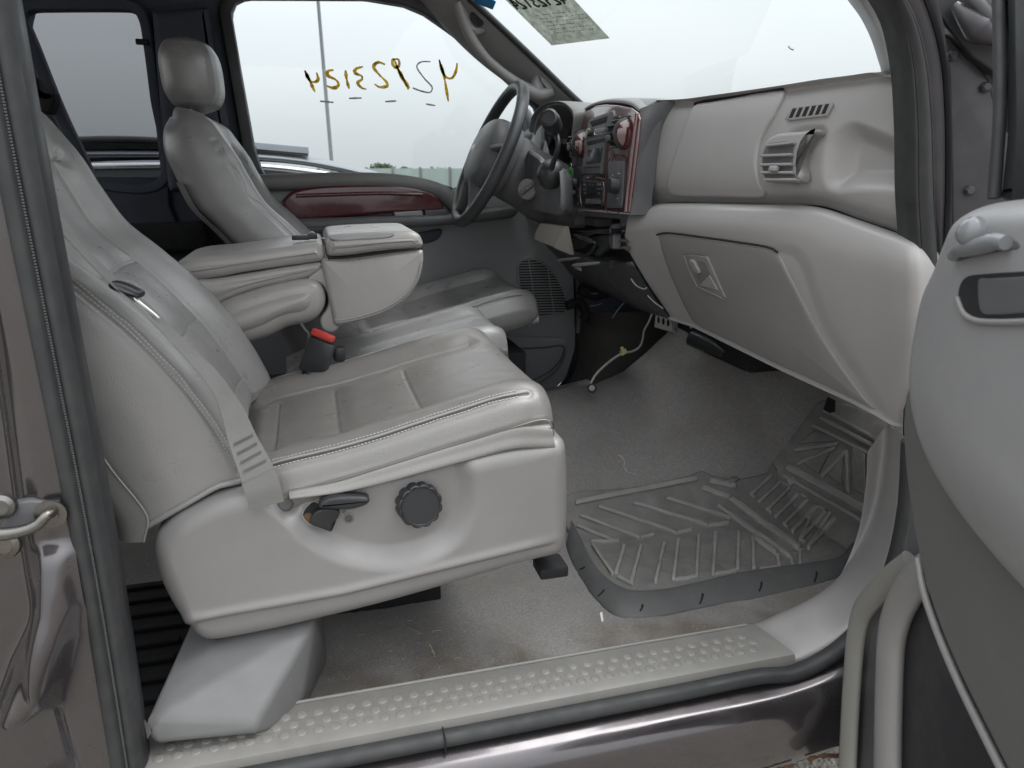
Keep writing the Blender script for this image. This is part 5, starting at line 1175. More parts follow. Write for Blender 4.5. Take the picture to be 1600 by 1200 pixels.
# ------------------------------------------------------------------ centre stack
BN = np.array([-1.0, .05, .08]); BN /= np.linalg.norm(BN); B0 = np.array([.69, .8, .8])
def Bp(pts, o=0.0): return [PP(x, y, B0+BN*o, BN) for x, y in pts]
be = lambda l, o=0.0: Bp(l, o)
hr = [Dp(x, y, -.002) for x, y in ((1041, 157), (1036, 185), (1026, 230), (1016, 275), (1010, 305), (1006, 334))]
hl = Bp([(999, 172), (1000, 190), (995, 230), (990, 275), (986, 310), (984, 336)], -.004)
hb = [p+np.array([.05, .0, 0]) for p in hl]; hrb = [p+np.array([.03, -.004, 0]) for p in hr]
mm = [a_*.5+b_*.5+np.array([-.010, -.008, 0]) for a_, b_ in zip(hl, hr)]
V = spl([hb, hl, mm, hr, hrb], 60, 40).reshape(-1, 3); STK_ = mk('centre_housing', V, gridF(40, 60), GREY_D, DASH)
# hood over the bezel
tops = [(898, 200), (906, 178), (922, 166), (944, 160), (968, 160), (986, 164), (999, 174)]
ta = Bp(tops, -.002); tb = [p+np.array([.03, 0, .004+.006]) for p in ta]; tc_ = [p+np.array([.20, 0, .010]) for p in ta]
edge2 = [Dp(x, y, -.035) for x, y in ((985, 158), (1000, 157), (1015, 156), (1030, 156), (1041, 155))]
V = spl([[p+np.array([.02, 0, -.006]) for p in ta], ta, tb, tc_], 60, 24).reshape(-1, 3); mk('centre_hood', V, gridF(24, 60), GREY_M, DASH)
tcap = [Bp([(945, 160), (985, 163), (999, 172), (1000, 182)], -.003), [Dp(x, y, -.035) for x, y in ((975, 158), (1010, 156), (1040, 155), (1041, 162))]]
V = spl([tcap[0], [a_*.5+b_*.5+np.array([0, 0, .006]) for a_, b_ in zip(*tcap)], tcap[1], [p+np.array([.1, 0, 0]) for p in tcap[1]]], 40, 24).reshape(-1, 3); mk('centre_hood', V, gridF(24, 40), GREY_D, DASH)
BZL = slab('console_face', Bp([(894, 324), (898, 260), (903, 215), (908, 184), (916, 173), (930, 165), (944, 163), (965, 164), (985, 168), (996, 176), (998, 186), (995, 220), (989, 270), (984, 310), (981, 333), (940, 329)], .004), tuple(-BN*.008), WOOD, DASH, r=.004, n=160, closed_smooth=False)
tube('face_edge', Bp([(995, 178), (993, 200), (987, 250), (981, 300), (978, 331)], .006), .0045, WOOD, BZL, 10, sm=40)
COLM = slab('centre_column', Bp([(907, 273), (911, 250), (915, 220), (919, 188), (930, 182), (950, 175), (957, 172), (959, 182), (955, 195), (948, 206), (944, 225), (941, 248), (938, 272)], .012), tuple(-BN*.010), GREY_D, BZL, r=.003, n=120, closed_smooth=False)
slab('coin_pocket', Bp([(921, 190), (949, 181), (947, 191), (925, 198)], .0128), tuple(-BN*.002), BLACK_M, COLM, r=.0005, closed_smooth=False)
slab('switch_bank', Bp([(918, 200), (947, 196), (945, 213), (917, 217)], .0130), tuple(-BN*.002), BLACK, COLM, r=.0005, closed_smooth=False)
V, F = latheVF([(.010, 0), (.010, .008), (.008, .010), (.005, .0105)], Bp([(923, 207)], .012)[0], BN, 24); mk('selector_knob', V, F, STEEL, COLM)
slab('clock_glass', Bp([(930, 203), (945, 200), (944, 206), (929, 209)], .0145), tuple(-BN*.002), SCREEN, COLM, r=.0005, closed_smooth=False)
tube('clock_rim', Bp([(930, 203), (946, 200), (944, 207), (929, 210)], .0148), .0008, CHROME, COLM, 6, sm=40, closed=True)
slab('coin_pocket', Bp([(917, 221), (945, 215), (944, 221), (918, 228)], .0128), tuple(-BN*.002), BLACK_M, COLM, r=.0005, closed_smooth=False)
slab('display_panel', Bp([(918, 234), (941, 230), (938, 254), (916, 256)], .0130), tuple(-BN*.002), SCREEN, COLM, r=.0006, closed_smooth=False)
slab('card_slot', Bp([(912, 261.5), (937, 259.5), (937, 261), (912, 263)], .0130), tuple(-BN*.002), BLACK_M, COLM, r=.0003, closed_smooth=False)
def barrel(capx, capy, hpx, lenY, lab):
    c = Bp([(capx, capy)], .004)[0]; top_ = Bp([(capx, capy-hpx)], .004)[0]; rr = abs(top_[2]-c[2]); c = c+np.array([.006, 0, 0])
    ax = np.array([0.0, -1.0, 0]); c0 = c+np.array([0, lenY, 0])
    t_ = lathe(lab, [(rr*.80, 0.0), (rr*.80, lenY-.006), (rr*.7, lenY-.004)], c0, ax, BLACK_M, BZL, 32)
    lathe('vent_rim', [(rr*.80, lenY-.010), (rr*1.0, lenY-.010), (rr*1.02, lenY-.003), (rr*.90, lenY), (rr*.80, lenY)], c0, ax, BLACK, t_, 40)
    lathe('vent_cap', [(rr*.90, lenY-.001), (rr*.86, lenY+.004), (rr*.6, lenY+.010), (rr*.25, lenY+.013), (.001, lenY+.0135)], c0, ax, WOOD, t_, 40)
    for k in range(6):
        an = R(118+k*29); d = np.array([math.cos(an), 0, math.sin(an)])
        V_, F_ = boxVF(c0+np.array([0, -lenY/2+.004, 0])+d*rr*.88, (rr*.26, lenY-.012, .0035), (d, [0, 1, 0], np.cross(d, [0, 1, 0])), .001); mk('vent_blade', V_, F_, BLACK, t_)
    V_, F_ = boxVF(c0+np.array([-rr*.98, -lenY*.45, -.2*rr]), (.008, lenY*.3, .012), None, .002); mk('blade_tab', V_, F_, GREY_D, t_)
barrel(979, 209, 26, .062, 'round_outlet'); barrel(911, 225, 22, .05, 'round_outlet')
slab('outlet_gap', Bp([(958, 186), (985, 180), (985, 183), (958, 189)], .0046), tuple(-BN*.001), BLACK_M, BZL, r=.0003, closed_smooth=False)
# radio
RD = slab('radio', Bp([(909, 282), (941, 284), (940, 323), (910, 321)], .010), tuple(-BN*.008), BLACK, BZL, r=.002, closed_smooth=False, n=80)
tube('radio_rim', Bp([(909, 281), (942, 284), (940, 324), (909.5, 321)], .0098), .0012, WOOD, RD, 6, sm=60, closed=True)
slab('radio_display', Bp([(920, 290), (930, 290.5), (930, 304), (919.5, 303.5)], .0105), tuple(-BN*.001), SCREEN, RD, r=.0003, closed_smooth=False)
for i in range(7):
    slab('radio_button', Bp([(914+i*3.5, 312), (916.2+i*3.5, 312.2), (916+i*3.5, 318.5), (913.8+i*3.5, 318.3)], .0125), tuple(-BN*.003), GREY_D, RD, r=.0006, closed_smooth=False)
for (x, y) in ((913, 290), (913, 296), (913, 302), (934, 289), (937.5, 289.3), (934, 295), (937.5, 295.3), (935, 302)):
    slab('radio_button', Bp([(x-1.5, y-1.6), (x+1.5, y-1.5), (x+1.5, y+1.6), (x-1.5, y+1.5)], .0120), tuple(-BN*.002), GREY_D, RD, r=.0006, closed_smooth=False)
parts = [boxVF(p, (.0006, .004, .0012)) for p in Bp([(912, 287.6), (914, 287.7), (935, 287), (938, 287.2), (921, 288.6), (926, 288.8)]+[(915+i*3.5, 311) for i in range(7)], .0128)]
V, F = join(parts); mk('button_print', V, F, WHITEP, RD, kind='stuff')
# heater control
AC = slab('heater_panel', Bp([(951, 253), (975, 251), (971, 325), (947, 325)], .0095), tuple(-BN*.006), GREY_D, BZL, r=.002, closed_smooth=False, n=80)
tube('panel_rim', Bp([(950.5, 252), (976, 250), (971.5, 326), (946.5, 326)], .0085), .0010, BLACK, AC, 6, sm=60, closed=True)
kc_ = Bp([(965, 290)], .009)[0]; rr = abs(Bp([(965, 276)], .009)[0][2]-kc_[2])
KB = lathe('fan_knob', [(rr, 0), (rr, .004), (rr*.93, .006), (rr*.90, .018), (rr*.8, .021), (.001, .022)], kc_, BN, BLACK, AC, 40)
tube('knob_ring', [kc_+BN*.0062+rr*.95*np.array([0, math.cos(a_), math.sin(a_)]) for a_ in np.linspace(0, 6.28, 30)[:-1]], .0007, STEEL, KB, 5, closed=True)
parts = [boxVF(p, (.0008, w_, .0022)) for p, w_ in zip(Bp([(967, 271), (957, 274), (953, 286), (952.5, 298), (953.5, 278), (965, 310)], .0100), (.012, .003, .003, .012, .002, .003))]
V, F = join(parts); mk('panel_print', V, F, WHITEP, AC, kind='stuff')
SWP = slab('switch_panel', Bp([(896, 258), (907, 262), (906, 322), (894, 319)], .007), tuple(-BN*.006), BLACK, BZL, r=.002, closed_smooth=False, n=60)
for x, y, k_ in ((900, 286, .013), (898, 302, .012)):
    lathe('panel_knob', [(k_, 0), (k_, .008), (k_*.8, .012), (k_*.4, .0125)], Bp([(x, y)], .008)[0], BN, BLACK, SWP, 24)
parts = [boxVF(p, (.0006, .004, .002)) for p in Bp([(903, 306), (903, 296), (901, 293), (896, 316), (903, 318)], .0085)]
V, F = join(parts); mk('panel_print', V, F, WHITEP, SWP, kind='stuff')

# ------------------------------------------------------------------ instrument hood and panel in front of the driver
arch = [(842, 212), (846, 190), (856, 174), (872, 166), (888, 167), (899, 178), (904, 200), (902, 240), (899, 262)]
arch_o = [(838, 205), (843, 182), (855, 167), (873, 159), (893, 159), (907, 168), (912, 178), (908, 210), (905, 240)]
IX = .70
ai = [P(x, y, X=IX) for x, y in arch]; ao = [P(x, y, X=IX+.006) for x, y in arch_o]
am = [(a_+b_)/2+np.array([-.012, 0, 0]) for a_, b_ in zip(ai, ao)]; aib = [p+np.array([.12, .0, -.012]) for p in ai]; aob = [p+np.array([.30, .02, -.01]) for p in ao]
V = spl([aib, ai, am, ao, aob], 70, 40).reshape(-1, 3); mk('cluster_hood', V, gridF(40, 70), GREY_M, DASH)
slab('instrument_panel', [P(x, y, X=IX+.10) for x, y in ((822, 184), (908, 184), (908, 300), (815, 300))], (.02, 0, 0), BLACK, DASH, r=.004, closed_smooth=False)
for x, y, k_ in ((884, 200, .05), (858, 208, .045)):
    lathe('gauge_ring', [(k_, 0), (k_, .006), (k_*.92, .006), (k_*.92, .001), (.001, .001)], P(x, y, X=IX+.098), (-1, 0, 0), GREY_D, DASH, 32)
# left side of the dash beyond the column up to the driver's door
V = spl([[P(x, y, X=.78) for x, y in ((780, 230), (800, 222), (830, 214), (850, 208))], [P(x, y, X=.72) for x, y in ((772, 262), (800, 256), (830, 250), (860, 245))], [P(x, y, X=.72) for x, y in ((772, 300), (800, 300), (840, 310), (880, 322))], [P(x, y, X=.80) for x, y in ((790, 330), (810, 335), (850, 350), (880, 362))]], 40, 30).reshape(-1, 3)
mk('driver_pad', V, gridF(30, 40), GREY_D, DASH)
slab('bright_dash_panel', [P(x, y, X=.69) for x, y in ((826, 232), (831, 215), (846, 194), (846, 224), (843, 238))], (.01, 0, 0), GREY_L, DASH, r=.002, closed_smooth=False)  # dash panel left of the column, coloured pale because it is seen bright
V = spl([[P(x, y, X=.80) for x, y in ((890, 160), (908, 170), (925, 163), (945, 158))], [P(x, y, X=.9) for x, y in ((880, 158), (908, 166), (925, 162), (945, 157))]], 30, 6).reshape(-1, 3); mk('dash_top', V, gridF(6, 30), GREY_M, DASH)
box('dash_core', (1.22, 0.78, 0.62), (.34, 1.45, .40), DARKIN, DASH, bev=.02)
# ------------------------------------------------------------------ lower centre: open ash tray bay, hanging cover, knee panel
LX = .72
def lx(pts, o=0.0): return [P(x, y, X=LX-o) for x, y in pts]
BAY = slab('lower_surround', lx([(861, 349), (865, 340), (879, 328), (905, 328), (945, 332), (985, 336), (990, 340), (990, 372), (986, 398), (976, 392), (971, 386), (968, 343), (930, 340), (898, 336), (896, 352), (880, 353)]), (.05, 0, 0), GREY, DASH, r=.006, n=160, closed_smooth=False)
for i in range(4):
    lathe('surround_hole', [(.003, 0), (.003, .001), (.0025, .001)], lx([(876+i*2.4, 341-i*2.6)], .0005)[0], (-1, 0, 0), BLACK_M, BAY, 10)
slab('tray_bay', [P(x, y, X=LX+.06) for x, y in ((885, 330), (985, 330), (985, 410), (885, 410))], (.01, 0, 0), BLACK_M, DASH, r=.001, closed_smooth=False)
box('bay_pocket', P(900, 346, X=LX+.03), (.05, .03, .035), GREY_M, BAY, bev=.004); box('bay_pocket', P(935, 346, X=LX+.03), (.05, .08, .022), GREY_D, BAY, bev=.004)
# cup holder arm half out of its slide, with its beige cover hanging to one side
CH = thing('cup_holder', 'broken fold-out cup holder hanging open under the radio with its beige cover', 'cup holder', tuple(P(920, 380, X=.66)))
def hx_(pts, X_): return [P(x, y, X=X_) for x, y in pts]
slab('holder_cover', hx_([(843, 349), (860, 350), (882, 354), (866, 387), (850, 381), (834, 374), (836, 362)], .60), (.012, .0, 0), mat('beige grey plastic', (0.43, 0.40, 0.36), .5, .05, 8), CH, r=.003, n=80, closed_smooth=False)
cv = [P(882, 354, X=.60), P(891, 398, X=.64), P(866, 387, X=.60)]
V = np.array(cv+[p+np.array([.012, .004, 0]) for p in cv]); mk('cover_side', V, [(0, 1, 2), (5, 4, 3), (0, 3, 4, 1), (1, 4, 5, 2), (2, 5, 3, 0)], bpy.data.materials['beige grey plastic'], CH)
V = np.array([P(834, 374, X=.60), P(866, 387, X=.60), P(891, 398, X=.64), P(868, 388, X=.68), P(838, 377, X=.68)]); mk('cover_underside', np.vstack([V, V+np.array([0, 0, .004])]), [(0, 1, 2, 3, 4), (9, 8, 7, 6, 5)], GREY_M, CH)
slab('holder_tray', hx_([(890, 362), (952, 357), (953, 366), (930, 366), (918, 370), (896, 366)], .66), (.06, 0, 0), GLOSSBLK, CH, r=.003, n=60, closed_smooth=False)
slab('holder_arm', hx_([(891, 373), (918, 370), (952, 366), (952, 384), (944, 392), (932, 402), (928, 396), (936, 384), (920, 380), (906, 388), (892, 390)], .67), (.012, 0, 0), BLACK, CH, r=.003, n=80, closed_smooth=False)
slab('holder_blade', hx_([(896, 366), (920, 372), (930, 380), (918, 378), (902, 372)], .655), (.004, 0, 0), STEEL, CH, r=.001, n=40)
tube('holder_spring', hx_([(930, 384), (924, 394), (906, 403), (890, 410)], .665), [.004, .004, .003], BLACK, CH, 8, sm=20)
slab('holder_strip', hx_([(870, 406), (873, 404), (904, 402), (900, 405), (880, 408), (871, 409)], .655), (.008, 0, 0), GREY_L, CH, r=.001, n=40)
slab('holder_strip', hx_([(893, 414), (900, 411), (933, 409), (932, 413), (900, 417), (895, 417)], .65), (.008, 0, 0), GREY_L, CH, r=.001, n=40, closed_smooth=False)
slab('holder_strip', hx_([(897, 418), (904, 417), (906, 423), (900, 421)], .652), (.006, 0, 0), GREY_L, CH, r=.001, closed_smooth=False)
slab('slide_rail', hx_([(953, 353), (958, 352), (958, 388), (953, 388)], .675), (.02, 0, 0), GREY_D, CH, r=.002, closed_smooth=False)
for y in (350, 360, 375, 386): slab('slide_step', hx_([(955, y), (972, y-1), (974, y+3), (955, y+4)], .69), (.02, 0, 0), GREY_D, CH, r=.001, closed_smooth=False)
slab('pull_lever', [P(x, y, X=.70) for x, y in ((815, 340), (817, 332), (822, 334), (842, 345), (841, 350), (836, 351))], (.03, 0, 0), GREY_L, DASH, r=.006, n=50)
# knee panel below
V = spl([[P(x, y, X=.80) for x, y in ((850, 372), (880, 384), (905, 388), (930, 398), (958, 395), (985, 402))], [P(x, y, X=.76) for x, y in ((852, 382), (880, 396), (905, 405), (938, 412), (968, 415), (998, 426))],
         [P(x, y, X=.80) for x, y in ((862, 394), (890, 418), (915, 430), (950, 445), (985, 458), (1030, 476))], [P(x, y, X=.84) for x, y in ((872, 402), (896, 432), (925, 446), (960, 460), (1000, 478), (1048, 496))], [P(x, y, X=.92) for x, y in ((880, 408), (900, 436), (930, 452), (965, 468), (1005, 486), (1052, 500))]], 60, 40).reshape(-1, 3)
KP = mk('knee_panel', V, gridF(40, 60), GREY_D, DASH)
lathe('socket_ring', [(.011, 0), (.012, .002), (.010, .003), (.009, .001)], hit(KP, 957, 413)[0] if hit(KP, 957, 413)[0] is not None else P(957, 413, X=.76), (-.8, -.5, 0.1), GREY_D, DASH, 24)
q = [Dp(x, y, .002) for x, y in ((986, 436), (994, 446), (1006, 452), (1010, 450))]; tube('trim_clip', q, .0022, DOORDK, DASH, 6, sm=20)
tube('trim_clip', [Dp(x, y, .0) for x, y in ((1012, 462), (1022, 472), (1036, 482))], .0016, DOORDK, DASH, 6, sm=20)

# ------------------------------------------------------------------ steering column and wheel
WC = np.array([.487, 1.17, .820]); WA = np.array([-math.cos(R(25)), 0, math.sin(R(25))]); WU = np.array([math.sin(R(25)), 0, math.cos(R(25))]); WY = np.array([0, 1.0, 0])
SW = thing('steering_wheel', "black leather steering wheel in front of the driver's seat", 'steering wheel', tuple(WC))
WR = .195
def wpnt(a_, r_=WR, o=0.0): return WC+r_*(math.cos(a_)*WY+math.sin(a_)*WU)+WA*o
tube('wheel_rim', [wpnt(a_) for a_ in np.linspace(0, 2*math.pi, 120, endpoint=False)], .0165, mat('dark wheel leather', (0.040, 0.042, 0.045), .42, .15, 14, .3, 700, 'leather', rvar=.1), SW, 18, closed=True)
for a0 in (R(8), R(172), R(245), R(295)):
    pts_ = [wpnt(a0, .06, .012), wpnt(a0, .11, .004), wpnt(a0, .16, -.004), wpnt(a0, .19, 0)]
    tube('wheel_spoke', pts_, [.030, .022, .018, .016], GREY_D, SW, 14, sm=24, flat=.55)
rows_ = []
for rr, o in ((.115, -.050), (.118, -.010), (.114, .012), (.100, .028), (.070, .040), (.030, .046), (.002, .047)):
    rows_.append([WC+WA*o+rr*(WY*(abs(math.cos(a_))**.8*np.sign(math.cos(a_)))*1.0+WU*.86*(abs(math.sin(a_))**.8*np.sign(math.sin(a_)))) for a_ in np.linspace(0, 2*math.pi, 40, endpoint=False)])
V = spl(rows_, 64, 40, True).reshape(-1, 3); mk('airbag_pad', V, gridF(40, 64, True), GREY_D, SW)
bd_ = [WC+WA*.0475+.020*math.cos(a_)*WY+.009*math.sin(a_)*WU for a_ in np.linspace(0, 2*math.pi, 24, endpoint=False)]
slab('oval_badge', bd_, tuple(-WA*.003), STEEL, SW, r=.001)
COLU = thing('steering_column', 'dark steering column shroud with an ignition lock and gear stalk', 'steering column', tuple(WC-WA*.2))
rows_ = []
for d, w_, h_, dz in ((-.035, .085, .075, 0), (-.07, .10, .088, -.004), (-.12, .095, .085, -.012), (-.18, .090, .090, -.018), (-.27, .085, .085, -.02)):
    rows_.append([WC+WA*d+np.array([0, 0, dz])+WY*w_*(abs(math.cos(a_))**.7*np.sign(math.cos(a_)))+WU*h_*(abs(math.sin(a_))**.8*np.sign(math.sin(a_))) for a_ in np.linspace(0, 2*math.pi, 32, endpoint=False)])
V = spl(rows_, 60, 40, True).reshape(-1, 3); SHR = mk('column_shroud', V, gridF(40, 60, True), GREY_D, COLU)
CX = .56
cw = [(824, 236), (836, 238), (850, 250), (849, 270), (852, 281), (860, 287), (868, 285), (876, 272), (880, 262), (883, 300), (880, 332), (850, 330), (815, 322), (788, 314), (800, 296), (812, 270)]
CWO = slab('column_cover', [P(x, y, X=CX) for x, y in cw], (.07, .14, -.02), GREY_D, COLU, r=.010, n=140, closed_smooth=True)
iax = np.array([-.55, -.80, .1]); IG = P(828, 297, X=CX-.004)+iax*.016
lathe('ignition_lock', [(.026, -.01), (.026, .006), (.023, .010), (.015, .011)], IG, iax, GREY_M, COLU, 32)
iaxn = iax/np.linalg.norm(iax); i1 = np.cross(iaxn, [0, 0, 1.0]); i1 /= np.linalg.norm(i1); i2 = np.cross(i1, iaxn)
box('key_grip', IG+iaxn*.014, (.040, .012, .012), GREY_D, COLU, ax=(i1*.8-i2*.6, i1*.6+i2*.8, iaxn), bev=.004); box('key_slot', IG+iaxn*.0205, (.012, .005, .002), STEEL, COLU, ax=(i1*.8-i2*.6, i1*.6+i2*.8, iaxn), bev=.0005)
bt = P(861, 272, X=CX-.01); 
lathe('stalk_boot', [(.030, -.02), (.034, 0), (.030, .016), (.018, .028), (.010, .032)], bt, (-.35, -.5, .75), BLACK, COLU, 28)
tube('gear_stalk', [P(x, y, X=CX-.02) for x, y in ((862, 262), (866, 250), (871, 236), (872, 222), (868, 208), (864, 198))], [.007, .006, .0055, .0055, .007, .009], BLACK, COLU, 12, sm=40)
kb, ke = P(866, 200, X=CX-.02), P(858, 184, X=CX-.05)
ka = ke-kb; kl = np.linalg.norm(ka); lathe('stalk_knob', [(.010, -.006), (.016, 0), (.020, .008), (.021, kl*.7), (.019, kl+.004), (.014, kl+.007), (.013, kl+.005), (.004, kl+.005)], kb, ka, BLACK, COLU, 28)
GT = thing('green_tag', 'small bright green dial tag beside the dark switch panel left of the radio', 'tag', tuple(P(889, 270, X=.66)))
slab('tag_body', [P(x, y, X=.66) for x, y in ((886, 265), (889, 262), (892, 264), (892, 272), (889, 278), (887, 283), (885, 280), (885, 270))], (.004, 0, 0), GREEN, GT, r=.001, n=40)
tube('tag_loop', [P(x, y, X=.659) for x, y in ((888, 263), (889, 257), (891, 255), (893, 258), (893, 266), (891, 272))], .0012, STEEL, GT, 6, sm=30)
for y in (266, 268.5): tube('tag_prong', [P(881.5, y, X=.659), P(886, y, X=.659)], .0009, WHITEP, GT, 5)
# ------------------------------------------------------------------ driver's footwell
FW = thing('brake_pedal', 'worn metal brake pedal pad with three ovals under the dashboard', 'pedal', tuple(P(1040, 505, Y=1.02)))
pp = [P(x, y, Y=1.02) for x, y in ((1024, 490), (1059, 501), (1055, 521), (1022, 511))]
PD = slab('pedal_pad', pp, (.008, .012, -.002), PEDAL, FW, r=.003, n=60, closed_smooth=False)
for i in range(3):
    cx_, cy_ = 1029+i*7.6, 500+i*2.4
    slab('pad_hole', [P(cx_+2.0*math.cos(a_), cy_+5.5*math.sin(a_), Y=1.0185) for a_ in np.linspace(0, 6.283, 18)[:-1]], (0, .002, 0), BLACK_M, PD, r=.0004)
parts = [latheVF([(.0022, 0), (.0016, .0014)], P(1050+(i % 3)*2.6+(i//3)*.4, 502+(i//3)*3.4+(i % 3)*.8, Y=1.0185), (0, -1, 0), 8) for i in range(15)]
V, F = join(parts); mk('pad_dimples', V, F, GREY_D, PD, kind='stuff')
tube('pedal_arm', [P(1040, 505, Y=1.03), P(1044, 480, Y=1.04)+np.array([.08, 0, .02]), P(1044, 470, Y=1.05)+np.array([.16, 0, .10])], .011, BLACK_M, FW, 8, sm=20)
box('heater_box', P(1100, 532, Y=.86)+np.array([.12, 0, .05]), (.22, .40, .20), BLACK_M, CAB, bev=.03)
tube('duct_foot', [P(1080, 528, Y=.88), P(1112, 542, Y=.82), P(1134, 554, Y=.77)], [.022, .02, .010], BLACK, CAB, 14, sm=30)
tube('bare_wire', [P(1078, 512, Y=.80), P(1086, 509, Y=.80), P(1094, 507, Y=.80)], .003, GREY_L, CAB, 6, sm=16)
# moulded footwell wall and dead pedal beyond the tunnel
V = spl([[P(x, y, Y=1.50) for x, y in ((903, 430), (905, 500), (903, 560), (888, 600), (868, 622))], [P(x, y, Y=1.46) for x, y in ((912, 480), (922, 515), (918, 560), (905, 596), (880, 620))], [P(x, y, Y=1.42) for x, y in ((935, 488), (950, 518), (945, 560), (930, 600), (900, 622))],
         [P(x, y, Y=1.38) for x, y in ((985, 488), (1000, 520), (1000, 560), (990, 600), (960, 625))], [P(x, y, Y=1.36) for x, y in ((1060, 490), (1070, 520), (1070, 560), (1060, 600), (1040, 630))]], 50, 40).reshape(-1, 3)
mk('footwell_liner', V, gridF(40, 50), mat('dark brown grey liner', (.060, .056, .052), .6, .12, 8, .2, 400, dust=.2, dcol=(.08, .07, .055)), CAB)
slab('sill_plate', [P(x, y, Y=1.38) for x, y in ((858, 612), (925, 596), (930, 612), (862, 622))], (0, .05, -.005), DOORDK, CAB, r=.003, closed_smooth=False)
tube('kick_edge', [P(x, y, Y=1.44) for x, y in ((903, 420), (905, 480), (903, 520))], .010, GREY_D, CAB, 8, sm=20)
tube('wire_loom', [P(x, y, Y=1.38) for x, y in ((885, 478), (905, 472), (912, 482), (916, 490), (911, 500))], .016, BLACK_M, CAB, 8, sm=30)
tube('wire_loom', [P(x, y, Y=1.36) for x, y in ((905, 452), (930, 460), (960, 455), (1000, 470))], .02, BLACK_M, CAB, 8, sm=30)
for pts_ in ([(924, 458), (928, 459), (934, 458.5)], [(957, 497), (966, 483), (980, 468)], [(922, 478), (932, 477), (940, 474)]):
    tube('bare_wire', [P(x, y, Y=1.30) for x, y in pts_], .0022, GREY_M, CAB, 5, sm=12)
tube('bare_wire', [P(x, y, Y=1.02) for x, y in ((988, 470), (992, 474), (997, 466))], .002, STEEL, CAB, 5)
# dangling sensor lead
CB = thing('dangling_lead', 'pale wire dangling below the dashboard with a taped joint and round black end', 'cable', tuple(P(925, 607, Y=.93)))
cp = [(1021, 480, 1.0), (1018, 492, 1.0), (1013, 504, 1.0), (1006, 517, .99), (1004, 530, .98), (999, 542, .97), (988, 549, .96), (974, 552, .95), (962, 558, .945), (945, 571, .94), (931, 585, .935), (924, 597, .93), (923, 602, .93)]
l1 = cr([P(x, y, Y=y_) for x, y, y_ in cp], 100)
tube('wire', l1+np.array([.0, 0, .0018]), .0019, CABLE, CB, 8); tube('wire', l1+np.array([.0014, 0, -.0016]), .0017, GREY_L, CB, 8)
box('tape_wrap', P(974, 550, Y=.948), (.020, .012, .013), TAPE, CB, ax=([.8, .1, .5], [0, 1, 0], [-.5, 0, .8]), bev=.003); box('tape_flag', P(972, 545, Y=.945), (.009, .004, .012), TAPE, CB, ax=([.8, .1, .3], [0, 1, 0], [-.3, 0, .8]), bev=.001)
lathe('sensor_head', [(.011, -.006), (.0125, 0), (.0125, .006), (.0105, .008), (.0095, .006), (.002, .006)], P(925, 607, Y=.925), (-.35, -.8, .5), BLACK, CB, 28)
lathe('sensor_face', [(.0085, .0062), (.007, .0075), (.001, .0078)], P(925, 607, Y=.925), (-.35, -.8, .5), GREY_L, CB, 24)

# ------------------------------------------------------------------ rubber floor mat
MAT_ = thing('floor_mat', 'dusty dark rubber floor mat with raised chevron ribs in the passenger footwell', 'floor mat', tuple(P(1100, 850, Z=-.04)))
def fl_(pts, l=.0, n=None): return hits(CARP, pts, l, n)
mo = [(870, 790), (884, 776), (905, 770), (940, 768), (985, 764), (1030, 756), (1070, 746), (1094, 737), (1106, 742), (1130, 748), (1160, 748), (1200, 738), (1228, 720), (1244, 686), (1262, 655), (1285, 626), (1330, 634), (1384, 655), (1384, 700), (1378, 760), (1366, 812), (1352, 842), (1342, 868), (1318, 892), (1250, 905), (1190, 912), (1120, 925), (1060, 940), (1010, 948), (985, 948), (960, 940), (938, 922), (920, 896), (904, 866), (890, 838), (876, 815)]
MB_ = panel_on('mat_base', CARP, mo, .010, 5, MATTOP, MAT_, n=360, nr=60, smooth=True)
# flared lip along the edge next to the sill
li = [(892, 822), (905, 850), (920, 880), (938, 906), (960, 926), (985, 937), (1012, 938), (1060, 930), (1120, 916), (1190, 902), (1250, 894), (1316, 880), (1340, 856)]
lo_ = [(884, 850), (893, 876), (909, 904), (928, 932), (946, 952), (968, 963), (1002, 966), (1060, 957), (1120, 944), (1190, 932), (1250, 918), (1300, 906), (1345, 884)]
a_ = cr(fl_(li, .020), 13); b_ = cr(fl_(lo_, .003), 13)
nx_ = [p*.5+q_*.5+np.array([0, -.002, .004]) for p, q_ in zip(a_, b_)]
V = spl([list(a_+np.array([0, .01, -.012])), list(a_), nx_, list(b_), list(b_+np.array([0, .0, -.010]))], 140, 26).reshape(-1, 3); mk('mat_lip', V, gridF(26, 140), RUBBER_G, MAT_)
for p0, p1 in (((914, 886), (906, 890)), ((944, 922), (934, 932)), ((1004, 945), (1000, 955)), ((1098, 928), (1093, 944)), ((1190, 910), (1186, 924)), ((1276, 894), (1272, 910)), ((1342, 850), (1348, 862))):
    q = hits([o for o in CAB.children if 0] or [bpy.data.objects['mat_lip']], [p0, ((p0[0]+p1[0])/2+1, (p0[1]+p1[1])/2), p1], .0004)
    if len(q) > 1: tube('lip_notch', q, [.0024, .0016], BLACK_M, MAT_, 6)
def rib(poly, m=MATRIB, lift=.0062, nm='mat_rib', rp=2.5): return panel_on(nm, MB_, poly, lift, rp, m, MAT_, n=60, nr=3, smooth=False, skirt=.003)
def bar(x0, y0, x1, y1, w, **k):
    d = np.array([x1-x0, y1-y0], float); d /= np.linalg.norm(d); q = np.array([-d[1], d[0]])*w
    return rib([(x0+q[0], y0+q[1]), (x1+q[0], y1+q[1]), (x1-q[0], y1-q[1]), (x0-q[0], y0-q[1])], **k)
